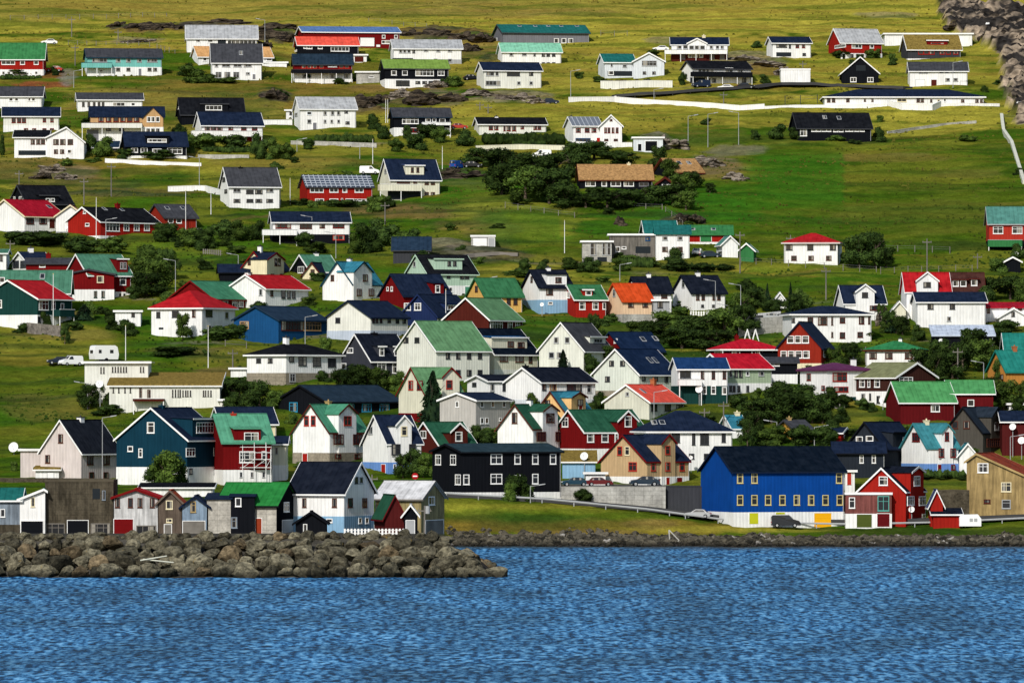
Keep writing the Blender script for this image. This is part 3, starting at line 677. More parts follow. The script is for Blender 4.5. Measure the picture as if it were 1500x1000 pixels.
h=H('white house with grey stepped roof and brown garage below the turf roof',1333,1333,1417,128,104,92,'L','white','charcoal',W='106,6,4:1349,1356@ltgrey;105,5,4:1379@charcoal;105,5,4:1387@charcoal;105,5,4:1396@ltgrey;117,7,5:1388,1400@ltgrey',door=((1348,13,117,127,'white'),(1368,8,117,128,'brown')))
h=H('plain white windowless shed with flat top on the rocky slope',1144,1144,1187,122,102,101,'L','white','white',flat=True,name='shed',cat='shed',group=None,G=6,oh=.05)
h=H('long white school with navy hipped roof behind a white wall',1208,1208,1441,158,142,131,'L','white','navy',hip=True,G=14,W='147,5,6:1214,1221@brownframe;147,5,5:1242@brownframe;147,3,4:1267,1278@brownframe;147,14,5:1321@cream;147,5,6:1345,1351@brownframe;148,3,4:1364@brownframe;148,4,4:1375@cream;147,4,4:1384@white;148,5,4:1410@brownframe;148,5,5:1431,1438@brownframe',name='school',cat='school',group=None)
h=H('long black house with two skylights alone on the green slope',1160,1169,1277,206,187,166,'L','black','black',W='191,7,4:1192,1199,1207,1214;191,7,5:1224,1232;191,6,4:1241,1247;191,7,4:1255,1263;194,10,11:1177@white',sky=((1208,173),(1229,174)),tr='charcoal')
# second band
h=H('black roofed dark house behind the dark red roof at the left edge',10,40,103,313,297,272,'L','black','black',W='291,7,6:19;291,6,7:31;293,6,5:70,77',s=((58,86,287,300),),tr='charcoal')
h=H('white bungalow with dark red roof, two gables and orange steps',-25,36,92,342,316,293,'L','white','dkredroof',W='323,11,10:44@brown;323,11,10:63@brown;322,8,4:88@brown',base=('ltgrey',338),door=((76,8,321,334,'brown'),),sky=((72,304),),tr='cream')
H('',82,82,124,342,316,301,'R','white','dkredroof',W='324,7,9:108@brown',base=('ltgrey',339),into=h,tr='cream')
h=H('bright red house with black roof and four white framed windows',94,147,228,351,324,304,'L','red','black',W='332,20,13:165;333,8,10:185;333,8,10:200;333,8,10:215;329,6,5:128;311,4,4:124',base=('white',345),ch=((172,298,6,'dkred'),),sky=((153,307),(178,308)))
h=H('red house with charcoal roof right behind the bright red house',212,242,287,338,318,300,'L','red2','charcoal',W='321,9,7:223;323,8,8:250,262',sky=((245,306),(268,306)),tr='charcoal')
h=H('white box shed beside the dark shrubs right of the red houses',283,283,293,347,336,335,'L','white','white',flat=True,name='shed',cat='shed',group=None,LD=3,G=3)
h=H('white two-storey house with dark grey roof, white satellite dish on its corner',320,336,409,305,272,246,'L','white','charcoal',W='279,11,6:347@ltgrey;281,11,6:366,379@charcoal;279,11,6:395@ltgrey;294,10,5:347,366,379,395@charcoal;263,4,7:328@charcoal;280,4,6:331@charcoal',ch=((352,245,6,'black'),))
h=H('dark red long house with solar panelled roof and white grid windows',437,450,545,300,273,257,'L','red','solar',W='278,20,8:464;278,13,8:489;278,7,8:505;278,13,8:526;295,13,8:468;295,13,8:489;294,3,7:501;293,12,4:512;293,24,3:530',tr='charcoal')
h=H('white house with navy roof, black ground floor and a wing on the left',393,400,512,356,325,311,'L','white','navy',W='330,23,9:415@dkred;331,18,8:448@brown;330,8,8:472@brown;330,17,8:496@dkred;348,3,6:442;348,8,7:453@white;348,17,7:496@redlt',base=('black',343),bal=((385,435,336,344,'white'),))
h=H('cream two-storey house with navy roof, shed dormer and pillared ground floor',555,573,644,294,262,234,'L','cream2','navy',W='249,4,7:604,612@brownframe;266,19,5:591@brownframe;266,5,5:608@brownframe;267,6,7:625,634@brownframe;285,6,7:625,634@brownframe;286,12,13:574,586,598,610@dark;251,3,7:565@ltgrey',s=((594,621,243,257,'cream2','slateblue'),),bal=((557,618,270,279,'cream2'),))
h=H('stepped concrete garage with white door on the green slope',690,690,725,363,346,344,'L','concrete','concrete',flat=True,door=((703,20,349,362,'white'),(720,9,349,362,'ltgrey')),name='garage',cat='garage',group=None,G=6,oh=.1)
h=H('dark low roofed building half hidden behind the mint green house',576,576,629,386,366,348,'L','charcoal','navy2',tr='charcoal')
h=H('black turf roofed long house with white windows inside the plantation',846,850,956,278,263,243,'L','black','tanturf',W='269,15,8:865;269,8,8:885;269,15,8:902;269,15,8:921;270,14,6:943@grey',ch=((921,239,5,'cream'),),G=9,tr='brown')
h=H('smaller turf roofed house with blue skylights beside the plantation',958,984,1030,262,252,234,'L','black','tanturf',W='259,4,5:1017@white',sky=((982,241),(995,241),(1009,241)),tr='brown')
h=H('small black cabin with turf gable and one row of white windows',962,962,986,281,270,261,'R','black','tanturf',W='273,15,6:977',tr='brown',LD=7,name='cabin',cat='cabin')
h=H('white cubic house with green hipped roof and glazed grey wing',961,961,1010,383,342,331,'L','white','teal',W='349,8,6:974,996@ltgrey;365,8,7:974,996@brownframe',G=9,LD=9,tr='teal')
H('',893,893,960,379,344,342,'L','greywood','ltgrey',flat=True,W='365,7,8:905;363,7,4:914;366,22,10:942@dark;350,7,5:949@blue',into=h,G=7)
H('',853,853,896,386,354,352,'L','concrete','slate',flat=True,W='365,9,18:869@ltgrey;365,6,18:885@ltgrey;365,5,18:892@ltgrey;381,12,9:864@dark;381,14,9:882@dark',into=h,G=7)
h=H('black gabled house with teal roof peeping behind the white cubic house',940,946,992,356,342,324,'L','black','teal',W='337,3,7:943')
h=H('long red barn with green roof and white plinth on the right of the cubic house',1010,1010,1072,357,343,331,'L','red','green',base=('white',354.5),door=((1034,16,344,354,'green'),),sky=((1015,337),(1045,337)),name='barn',cat='barn',group=None,tr='green')
h=H('white blank gable shed between the barn and the green shed',1052,1058,1081,378,357,346,'R','white','tealgrey',W='372,5,8:1055@charcoal',name='shed',cat='shed',group=None,LD=7)
h=H('small green shed with wooden gable top and white bargeboards',1083,1104,1109,384,366,357,'L','green','tealgrey',gw=None,name='shed',cat='shed',group=None,LD=4)
h=H('white cubic villa with red hipped roof standing in the green meadow',1149,1227,1237,389,355,341,'R','white','redroof',hip=True,W='362,10,9:1156@charcoal;362,9,9:1187@charcoal;362,9,9:1220@charcoal;378,8,7:1163@brown;378,8,7:1188@brown;378,8,7:1214@brown;379,4,13:1233@charcoal',G=9,tr='pinkwhite')
h=H('red house with grey green roof and green lean-to at the right edge',1449,1449,1527,366,327,304,'L','redlt','tealgrey',W='337,15,11:1462,1490',base=('black',352),bal=((1448,1497,351,361,'green'),),tr='ltgrey')
h=H('tiny black playhouse with white frame under the red house at the right edge',1472,1472,1495,399,383,377,'R','black','black',name='shed',cat='shed',group=None,LD=4)
# third band
h=H('small white gabled house with navy roof and white chimney at the left edge',13,41,74,402,384,370,'L','white','navy',W='387,8,11:24@charcoal;387,8,11:34@charcoal',ch=((45,362,7),))
h=H('dark red flat fronted house with charcoal roof behind the teal roof',38,38,112,420,386,379,'L','dkred','charcoal',W='389,9,5:62',ch=((71,371,7,'dkred'),),tr='charcoal')
h=H('dark red house with grey green roof and white framed windows',92,130,190,441,402,373,'L','dkred','greengrey',W='411,9,13:180;433,5,8:176;433,5,8:182;389,4,10:178@ltgrey;389,4,10:183@ltgrey',base=('white',427),s=((172,187,380,400,'dkred'),),G=9)
h=H('low dark red annexe with white ground floor before the grey green roof',93,93,167,439,402,395,'R','dkred','charcoal',W='409,10,10:147@cream;409,8,9:98@brownframe;431,5,10:140,151@dkgreen',base=('white',424),tr='charcoal',LD=6)
h=H('dark green house with grey green roof behind the red roofed green house',-20,-20,101,456,428,397,'L','dkgreen','greengrey',W='410,8,8:3',sky=((62,406),))
h=H('dark green house with bright red roof and white basement at the left edge',-34,55,100,483,437,411,'L','dkgreen','redroof',W='447,14,14:64;447,6,13:78;449,5,10:91;445,6,12:0;468,4,9:57@charcoal',base=('white',461),bal=((88,109,453,463,'dkgreen'),))
h=H('narrow white house cut by the left edge',-12,-12,9,398,371,366,'L','white','greengrey',W='378,4,9:2@charcoal')
h=H('small white flat roofed cabin on the slope left of the red hipped roof',169,169,206,476,456,453,'L','white','white',flat=True,W='461,5,6:195@charcoal',name='cabin',cat='cabin',G=4)
h=H('white villa with red hipped roof, bay front and two narrow dark doors',220,296,340,492,450,425,'L','white','redroof',hip=True,W='461,6,9:232@charcoal;460,10,10:257@charcoal;459,5,11:284@brown;459,10,10:306@charcoal;462,5,10:332@ltgrey;481,6,9:306@ltgrey;484,4,8:332@ltgrey;481,7,3:236@dark',door=((320,3,477,492,'black'),),LD=12)
h=H('dark red house with green roof between the white villa and the red roof',246,312,378,464,437,412,'L','dkred','greenroof',W='444,5,10:325@white;444,5,10:331@white;445,8,11:344@white;444,7,11:353@white;446,7,10:366',tr='dkred')
h=H('white house with bright red roof and low gable above the blue house',331,389,449,454,422,403,'L','white','redroof',W='428,5,10:382@ltgrey;429,4,9:398@brown;431,6,12:415@charcoal;431,5,12:423@charcoal;431,5,12:430@charcoal;451,10,5:417@charcoal',ch=((354,398,6),))
h=H('dark low shed with navy roof before the cream cross gabled house',317,322,381,415,399,388,'L','black','navy',name='shed',cat='shed',group=None,tr='black')
h=H('cream cross gabled house with navy roof, dark red edges and white chimney',350,394,424,410,397,369,'L','cream','navy',W='383,6,10:366@brownframe;384,4,11:404@brownframe;384,4,11:409@brownframe;404,5,6:399@brownframe;405,6,8:413@brownframe',k=((391,416,371,380),),ch=((381,360,6),),tr='dkred')
h=H('blue house with slate roof and brown balcony windows',341,408,477,503,468,449,'L','blue','navy2',W='476,13,11:358@woodtan;477,32,14:428@brown;478,26,12:457@woodtan;497,24,10:460@woodtan',tr='navy2')
h=H('black house with grey green roof behind the blue roofed white house',424,456,496,407,397,374,'L','black','greengrey',W='395,9,10:441',ch=((463,370,6),))
h=H('small cream gable with dark roof between the black and the white house',443,471,494,413,403,385,'L','cream','navy',W='398,6,7:458@brownframe',tr='brown')
h=H('white cross gabled house with turquoise blue roof and dark garden fence',472,517,558,443,416,384,'L','white','tealblue',W='407,5,9:487@brownframe;407,6,9:497@brownframe;407,7,10:535@brown;428,7,10:526@brownframe;428,8,10:544@brownframe;427,4,5:559@brownframe',k=((518,545,384,398),),ch=((512,378,6),),tr='tealdark')
h=H('mint green house with black roof, wide shed dormer and white ground floor',594,627,698,436,400,374,'L','mint','black',W='386,5,7:658,666@charcoal;404,5,7:657@charcoal;404,6,9:677,684@charcoal;387,4,8:607@ltgrey;424,5,7:660@white',s=((636,677,380,396),),base=('white',418),door=((687,12,420,436,'mintgreen'),),tr='mint')
h=H('dark red house with large navy roof and a small dormer window',555,592,660,453,432,402,'L','dkred','navy',W='423,3,6:568;423,3,7:574;423,7,11:641',s=((634,650,415,431),),tr='navy')
h=H('navy blue house with dark roof, white grid windows and low dormer',586,640,693,480,462,432,'L','navywall','navy',W='449,10,11:597,612;469,16,9:649;470,7,11:670;470,7,11:685;450,17,7:664',s=((653,676,445,456),),tr='navywall')
h=H('off white long house with navy roof and pale blue ground floor',478,543,596,501,464,441,'L','offw','navy',W='469,7,8:495@charcoal;468,4,10:547,552,558@charcoal;468,5,9:570@charcoal;469,5,9:582@charcoal;469,5,9:592@charcoal',base=('paleblue',484),tr='navy')
h=H('big off white house with pale green roof in the middle of the town',580,639,717,563,512,471,'L','offw2','green2',W='498,7,8:595,611@charcoal;521,6,9:656@charcoal;521,6,9:671,687,703@charcoal;546,7,9:671,687,703@charcoal;546,6,9:656@charcoal',sky=(),G=10)
h=H('charcoal house with black roof, white edges and two shed dormers',498,544,600,555,527,490,'L','charc','black2',W='513,9,8:513;536,7,9:504;536,13,11:559;539,13,15:581;515,7,12:559;515,7,12:581',s=((554,564,508,522,'charc'),(576,586,508,522,'charc')),ch=((548,487,7,'black'),))
h=H('yellow house with green roof and dark brown windows',684,711,765,460,433,408,'L','yellow','green3',W='423,4,9:698@brownframe;441,6,11:745,755@brownframe;438,6,5:720,730@brownframe',tr='green3')
h=H('white house with black roof, shed dormer and light blue ground floor',766,791,838,459,420,396,'L','white','black2',W='427,10,10:805@brownframe;410,9,8:818@brownframe;409,3,9:779@brownframe;444,7,4:806@white',s=((801,830,402,418),),base=('ltblue',439),ch=((803,391,6),),tr='black2')
h=H('bright red house with green roof, white framed windows and small dormer',822,843,888,465,438,418,'L','red','green3',W='448,9,11:853;448,9,11:872;448,5,10:885;432,4,9:833;446,5,6:828;429,9,7:862',s=((854,868,425,434,'red'),),LD=9)
h=H('brown red house with pale green roof below the yellow house',650,716,765,492,467,437,'L','brown','green2',W='476,18,12:727;477,7,13:747;478,7,13:758',LD=12)
h=H('cream house with black roof and wide blue roofed dormer',668,724,788,548,517,482,'L','cream2','navyblk',W='524,12,11:738@brownframe;525,12,11:761@brownframe;526,5,11:777@brownframe;504,9,8:748@brownframe;505,10,8:763@brownframe',s=((720,772,495,511,'cream2','blue'),),base=('offw',541))
h=H('white steep gabled house with charcoal roof and long dormer',790,855,898,542,512,473,'L','offw2','charcoal',W='498,7,9:815@ltgrey;498,7,9:831@ltgrey;520,8,9:808@ltgrey;520,9,9:820@ltgrey;499,12,6:876@ltgrey',s=((864,887,494,504),))
h=H('white house with black roof partly hidden behind the orange roof',920,935,984,457,428,406,'L','white','black2',W='433,9,8:973@brownframe',ch=((950,400,6),),tr='black2')
h=H('peach house with bright orange roof and concrete plinth',888,913,956,472,440,416,'L','peach','orange',W='429,4,11:900@ltgrey;445,8,10:924@brownframe;445,8,10:945@brownframe',base=('concrete',460),tr='orange')
H('',957,957,981,473,440,439,'L','ltgrey','ltgrey',flat=True,W='446,8,10:967@charcoal;466,3,9:972@charcoal',base=('concrete',459),into=h,G=6)
h=H('white house with black roof and white chimney right of the orange roof',987,1014,1063,456,428,404,'L','white','black2',W='416,4,11:1001@ltgrey;435,5,9:1022,1030@brownframe;435,5,9:1046,1053@brownframe;448,4,4:1029,1045@charcoal',ch=((1022,398,6),),tr='black2')
h=H('wide white house with navy hipped roof and brown windows on the upper road',1150,1160,1277,501,460,448,'L','white','navy',hip=True,W='469,8,9:1187@brown;470,14,12:1205@brownframe;470,3,12:1219@brownframe;469,8,8:1234@brown;469,8,11:1262@brown;469,3,11:1273@brownframe;490,3,8:1219@brownframe;491,8,9:1234@brown;490,8,8:1260@brown;469,5,7:1162@charcoal',G=10)
h=H('white cross gabled house with navy roof right of the hipped roof',1228,1238,1297,470,445,419,'L','white','navy',W='432,9,8:1267@charcoal;451,14,7:1281@brown',k=((1254,1281,417,427),),LD=8)
h=H('open white garden pavilion among dark trees on the upper road',1133,1133,1152,452,441,429,'R','white','ltgrey',W='445,14,8:1142@dark',LD=4,name='pavilion',cat='pavilion',group=None)
h=H('white cross gabled house with bright red roof at the right',1324,1328,1392,467,428,400,'L','white','redroof',W='417,11,8:1358@charcoal',k=((1343,1374,399,411),))
h=H('dark brown roofed house with white framed dormers joined to the red roof',1392,1392,1441,447,428,400,'L','maroon2','brownroof',W='415,9,9:1400,1411;414,9,9:1427',s=((1394,1417,410,421,'brownroof'),(1421,1433,409,420,'brownroof')),tr='brown')
h=H('white two-storey house with navy roof below the red and brown roofs',1340,1344,1444,479,442,429,'L','white','navy',W='449,9,8:1363@charcoal;449,8,8:1395@charcoal;467,6,7:1390@ltgrey',tr='white')
h=H('small cream garden shed with white gable left of the navy roofed house',1308,1308,1327,467,453,442,'R','cream2','ltgrey',name='shed',cat='shed',group=None,LD=4)
h=H('small orange wooden shed with brown gable roof and white framed window',1399,1399,1434,477,466,459,'R','orangewood','brownroof',W='471,7,8:1416',name='shed',cat='shed',group=None,LD=4,tr='brown')
h=H('long white house with dark red roof at the right edge',1444,1444,1515,472,450,444,'L','white','dkredroof',W='454,5,9:1448@brownframe;452,7,6:1480@brownframe;452,6,5:1494@brownframe',tr='dkredroof')
h=H('white garage gable with round window before the dark red roof',1464,1464,1506,479,464,452,'R','white','white',W='460,5,7:1484@charcoal',name='garage',cat='garage',group=None,LD=6)
h=H('dark shed under a long pale blue roof on the right',1368,1368,1455,512,491,477,'L','black','paleblue',name='shed',cat='shed',group=None,G=7,tr='paleblue',mono=True)
h=H('orange wooden house with teal roofs hidden by trees at the right edge',1452,1475,1530,566,543,514,'L','orangewood','teal2',W='552,10,8:1465@brown',ch=((1486,507,6,'brick'),),tr='teal2')
h=H('teal roofed house above the orange wooden house at the right edge',1473,1473,1530,530,512,489,'L','dkgreen','teal2',LD=9)
# fourth band
h=H('white modern villa with turf roof, narrow windows and big satellite dish',124,124,217,592,531,529,'L','offw','offw',flat=True,W='542,2,9:148,152@charcoal;541,2,8:165,169,173,177,181,185@charcoal;541,2,8:206,210@charcoal',G=9,oh=.5)
H('',160,160,322,607,565,548,'L','offw','turf',mono=True,W='571,2,8:166,174,183,191@charcoal;576,4,16:206@brown;577,5,13:218@brown;576,2,11:253,257,261,264@charcoal;576,2,9:268,272,275,279@charcoal;576,2,9:298,301,305,309@charcoal;600,5,4:301,308@brown',into=h,G=13,bal=((195,240,583,587,'brown'),))
H('',322,322,344,598,586,584,'L','offw','black',flat=True,into=h,G=6)
h=H('white house with black hipped roof and grey beige ground floor',360,419,498,564,519,503,'L','white','black',hip=True,W='528,7,7:379@charcoal;528,7,7:396@charcoal;526,7,8:427@charcoal;529,12,13:443@charcoal;530,12,13:464@charcoal;531,12,13:486@charcoal;553,9,12:428@ltgrey',base=('greybeige',546),ch=((419,493,7),),LD=12)
H('',338,338,361,552,540,536,'L','white','black',into=h,flat=True,G=5)
h=H('black house with slate roof and bright blue window frames',401,478,586,618,588,565,'L','black','slate',W='596,12,14:430@cyanframe;597,14,12:537@cyanframe;597,14,12:563@cyanframe;596,3,10:517@cyanframe',tr='black',LD=12)
h=H('cream gabled house with navy roof behind the scaffolded red house',306,325,404,645,620,597,'L','cream','navy',W='629,5,11:391@brown')
h=H('tall cream wing with white ground floor right of the scaffolding',397,397,419,704,650,640,'L','cream2','navy',W='660,4,10:405@ltgrey',base=('white',681))
h=H('dark teal house with navy roof, white gable edges and white basement',168,274,325,712,643,598,'L','tealdark','navy',W='626,11,16:221;657,8,8:191;662,13,13:279;661,9,12:317;626,25,16:300;690,5,9:279@charcoal;690,6,9:316@charcoal;663,6,13:206@white',s=((282,319,614,641,'tealdark'),),base=('white',684),ch=((237,593,7,'tealdark'),),LD=12)
h=H('dark red house with mint green roof behind white scaffolding',300,327,398,710,646,607,'L','dkred','mintgreen',W='640,21,14:368;669,23,17:362;669,8,17:387;695,4,8:353,369,386@ltgrey',s=((343,382,628,648,'dkred'),),base=('white',688),ch=((341,605,8,'redlt'),),LD=12,tr='mintgreen')
h=H('white cross gabled house with sea green roof and dark red windows',428,483,537,683,633,593,'L','white','greenroof2',W='616,7,15:449@redlt;616,7,15:459@redlt;616,11,14:509@redlt;643,14,15:496@brown;643,14,15:524@brown;668,8,7:495@brown;668,8,7:523@brown',k=((496,522,593,606),),base=('greybeige',663),door=((447,7,664,679,'red'),),ch=((481,587,7,'oldyellow'),),tr='brown')
h=H('white cross gabled house with navy roof and bright blue basement',530,569,617,694,650,609,'L','white','navy',W='631,9,14:592@cream;658,13,16:580@charcoal;656,10,12:604@charcoal;630,6,11:543@ltgrey;683,4,7:578',k=((580,603,609,622),),base=('skybase',677),door=((562,6,680,693,'red'),))
h=H('brown house with green roof and white window behind the long black house',600,645,697,668,652,619,'L','brown','dkgreenroof',W='636,9,11:620;639,10,14:672',k=((660,685,620,632),),LD=9)
h=H('long black tarred house with white many-paned windows and whitewashed plinth',632,677,822,728,662,651,'L','blackwall','slate2',W='673,8,15:642;673,8,15:664;672,17,15:727;672,9,15:758;672,9,15:784;672,9,15:810;702,8,15:671;702,9,15:683;701,17,15:727;702,9,14:758;701,9,15:784',base=('white',721),tr='blackwall',G=10)
h=H('grey white house with navy roof and many small white windows',644,697,747,642,586,576,'L','greyish','navy',W='592,5,9:670;592,5,9:706,722,738;616,5,9:706;616,5,9:713;614,4,5:733',LD=9)
h=H('low white house with black roof between the big white and the grey house',684,716,763,592,558,550,'L','white','black2',W='563,6,6:695@charcoal;567,6,11:721@ltgrey;567,6,11:739@charcoal;567,6,11:758@ltgrey')
h=H('long white house with black roof and wood toned entrance bay',741,793,873,602,559,539,'L','white','black2',W='566,6,11:797@charcoal;567,10,11:810@woodtan;567,22,11:841@charcoal;569,7,12:863@ltgrey',base=('pbluewhite',585),ch=((762,535,6,'black'),))
h=H('cream cross gabled house with pale green roof, dark red edges and plinth',583,624,678,622,577,539,'L','cream2','green2',W='564,7,14:602@redlt;564,8,14:615@dkred;563,9,13:658@redlt',k=((648,673,539,552),),base=('dkred',605),tr='dkred',LD=9)
h=H('white cross gabled house with dark green roof and brown windows',729,781,831,682,628,593,'L','white','dkgreenroof',W='612,8,16:754@brownframe;612,12,14:806@brownframe;639,13,14:793@brownframe;639,13,14:820@brownframe',k=((795,817,593,602),),ch=((776,585,7),),base=('ltblue',656),tr='brownframe')
h=H('peach yellow cross gabled house with turquoise roof',786,828,868,628,603,574,'L','peach2','tealblue',W='589,8,7:802@brown;589,8,9:850@brown',k=((837,858,575,582),),door=((850,5,594,603,'red'),),tr='brown',LD=9)
h=H('dark red house with dark green roof and white framed windows',812,858,948,680,633,601,'L','dkred','dkgreenroof',W='618,9,14:828;641,10,13:865;641,10,13:886;641,5,13:903;617,10,16:920',k=((905,933,602,616),),base=('white',657),LD=10)
h=H('beige cross gabled house with navy roof and dark red windows',881,948,1011,713,676,638,'L','beige','navy',W='660,7,13:908@redlt;660,7,13:919@cream;683,12,13:927@redlt;683,7,13:957@redlt;683,7,13:978@redlt;683,7,13:999@redlt;659,7,13:978@redlt;705,4,8:960,966@charcoal',k=((969,989,637,649),),base=('white',698),door=((995,8,699,712,'dkred'),(978,5,699,711,'red')),tr='dkred',LD=9)
h=H('big white house with navy hipped roof and dark tall windows',930,950,1073,692,631,601,'L','white','navy',hip=True,W='641,12,14:990@charcoal;643,5,17:1016@charcoal;643,13,17:1032@charcoal;641,6,13:1060@charcoal;668,8,8:1013@charcoal;668,8,8:1035@charcoal',sky=((958,620),(970,620)),G=10)
h=H('cream house with coral red roof and brick chimney',886,951,1003,616,588,564,'L','offw3','coral',W='577,5,6:919@ltgrey;597,9,10:958@charcoal;597,9,10:978@charcoal;597,9,10:995@charcoal',ch=((957,555,7,'brick'),),sky=((942,574),),LD=11)
h=H('big pale house with black roof and twin skylights behind the coral roof',870,936,995,585,547,512,'L','paleg','navy3',W='532,7,8:896@charcoal;532,7,8:912@charcoal;555,7,8:890@charcoal;554,5,7:943@charcoal;554,5,7:961@charcoal;555,5,9:976@charcoal;555,5,9:985@charcoal',sky=((952,529),(960,529)),base=('greybeige',572),G=9)
h=H('dark red house under a big navy roof behind the pale house',875,915,972,528,513,487,'L','dkred','navy3',W='499,5,7:902',sky=((942,498),(960,497)),tr='navy3')
h=H('white house with navy roof, green ground floor and satellite dishes',985,994,1066,592,540,525,'L','white','navy4',W='549,5,12:1029@brown;549,5,12:1045@brown;549,5,12:1061@brown;571,6,12:1032;571,7,12:1045;572,7,11:1061;548,16,11:1004@charcoal',base=('dkgreen',565),bal=((995,1028,555,564,'white'),))
h=H('pale green house with bright red roof and white grid ground floor',1024,1064,1132,579,539,519,'L','palegreen','redroof2',W='547,5,11:1070@ltgrey;547,5,11:1078@charcoal;547,5,11:1085@charcoal;547,5,7:1095;547,8,7:1115@ltgrey;569,4,9:1070,1075,1082,1095@charcoal',base=('white',561))
h=H('black house with crimson hipped roof behind the bright red roof',1042,1058,1144,528,511,496,'L','blackwall','redroof2',hip=True,W='516,12,7:1078;516,12,7:1107;516,12,6:1053@white',ch=((1079,491,5,'dkred'),))
h=H('black low extension with white plinth beside the red gabled house',1122,1122,1168,561,531,524,'L','blackwall','charcoal',W='533,9,6:1129;533,8,6:1138',base=('white',548),tr='charcoal')
h=H('tall red gabled house with navy roof and wide white windows',1140,1203,1224,549,508,472,'L','red2','navy',W='497,10,11:1158;497,10,11:1169;497,10,11:1180;519,9,11:1148;519,10,11:1159;519,10,11:1170;519,10,11:1181;518,4,10:1208;518,4,10:1214;518,4,10:1220',base=('cream',532),tr='navy',LD=9)
h=H('white house with low purple red roof and dark red window frames',1175,1211,1275,588,541,531,'L','white','purpleroof',hip=True,W='552,6,10:1185@dkred;552,21,13:1230@red;570,21,8:1232@red;568,5,7:1206@dkred',base=('dkgreen',581),LD=10,ch=((1251,525,6),),tr='purpleroof')
h=H('white cubic house with green hipped roof and three brown windows',1269,1349,1361,538,512,499,'R','white','green4',hip=True,W='521,11,9:1279@brown;521,11,9:1302@brown;521,11,9:1331@brown;521,2,10:1358@charcoal',ch=((1319,495,5),),tr='brown')
h=H('dark brown house with olive roof, white ground floor and white edged gable',1254,1312,1374,598,552,532,'R','brownw','olive',W='561,8,12:1263;561,4,12:1273;561,8,12:1285;558,20,12:1327;580,6,8:1265@ltgrey;581,3,10:1275@charcoal;585,5,11:1287@charcoal',base=('white',573),LD=9)
h=H('maroon house with bright green roofs and small white framed windows',1302,1319,1400,622,588,560,'L','maroon','brightgreen',W='598,13,10:1370',LD=10)
H('',1390,1390,1455,614,576,558,'L','maroon','brightgreen',W='590,10,10:1422',into=h,G=9)
h=H('taupe cross gabled house with dark roof and satellite dishes behind it',1384,1440,1480,667,634,597,'L','taupe','navy5',W='622,9,11:1399@brownframe;622,9,11:1416@brownframe;624,6,12:1460@ltgrey;648,25,13:1458@brownframe',k=((1452,1468,597,610),),tr='black',LD=9)
h=H('dark maroon house with navy roof cut by the right edge',1468,1468,1518,668,617,603,'L','maroon2','navy',LD=9)
h=H('white flat topped house above the maroon house at the right edge',1478,1478,1520,606,592,590,'L','white','navy',flat=True,W='597,6,6:1496@dkred')
h=H('white cross gabled house with teal roof and cornflower blue basement',1325,1360,1405,700,656,621,'L','white','teal3',W='640,11,13:1342@dkred;639,6,13:1387@dkred;663,8,13:1379@dkred;663,8,13:1396@dkred;684,6,8:1396@dkred',k=((1380,1396,622,632),),base=('skybase',679),door=((1378,9,680,693,'dkred'),),ch=((1357,615,6,'cream'),),tr='teal3',LD=8)
H('',1405,1405,1430,699,665,650,'R','white','teal3',into=h,LD=6)
h=H('black house with navy roof, dormer and white framed windows',1240,1296,1350,692,656,619,'L','charc2','navy',W='643,10,8:1259;642,11,8:1274;646,6,12:1325;671,11,12:1326;673,9,14:1348',s=((1308,1331,634,656,'charc2'),),tr='black',LD=10)
h=H('lower black wing with navy roof in front of the black dormered house',1222,1222,1296,701,663,648,'L','charc2','navy',W='672,6,12:1262;672,6,12:1280',tr='black',G=6)
h=H('tiny bright red cottage with navy roof peeping above the black houses',1216,1232,1247,648,634,627,'R','red','navy',W='641,6,9:1239',LD=8,name='cottage',cat='cottage')
h=H('yellow wooden house with charcoal roof hidden in the dark trees',1140,1165,1190,648,629,616,'L','yellow2','charcoal',ch=((1156,611,5,'oldyellow'),),LD=9,tr='charcoal')
h=H('small white gabled house with blue roof left of the big dark trees',1056,1074,1094,642,627,609,'L','white','tealblue',W='634,6,4:1066@charcoal',ch=((1084,603,7,'cream'),),LD=7)
h=H('royal blue warehouse with black roof, yellow windows and white ground floor',1030,1074,1239,773,690,655,'L','royal','navyblk',W='700,9,15:1084@yframe;700,9,15:1105@yframe;700,9,15:1229@yframe;732,9,15:1084,1105,1125,1146,1167,1188,1209,1230@yframe',base=('white',750),door=((1104,13,751,767,'yellowgreen'),(1205,25,751,772,'sign_yellow'),(1143,13,750,753,'yellowgreen')),G=12,tr='navy',name='warehouse',cat='warehouse',group=None)
h=H('bright red boathouse with steep white edged gable and black roof',1258,1327,1361,772,720,686,'L','red','black2',W='704,13,13:1294;704,9,15:1343;733,10,14:1334;733,10,14:1351;759,5,14:1353@white',k=((1334,1353,684,692),),LD=9,base=None,name='boathouse',cat='boathouse')
h=H('weathered pink shed with olive and dark red doors beside the blue warehouse',1239,1239,1306,774,723,720,'L','oldrose','ltgrey',flat=True,W='736,9,16:1248;737,17,22:1294@seagreen',base=('white',752),door=((1266,22,753,772,'olivedk'),(1294,18,752,771,'maroon')),name='shed',cat='shed',group=None,G=5,oh=.1)
h=H('narrow white upright shed with red door above the pink shed',1238,1238,1252,722,690,688,'L','white','white',flat=True,door=((1244,6,692,710,'redlt'),),name='shed',cat='shed',group=None,G=4,LD=3)
h=H('narrow red gable shed with slate blue roof right of the red boathouse',1363,1363,1381,772,737,718,'R','red','slateblue',name='shed',cat='shed',group=None,LD=5)
h=H('low red shed with black lean-to roof at the waterfront',1367,1367,1407,774,753,745,'L','red','black2',mono=True,name='shed',cat='shed',group=None,G=4)
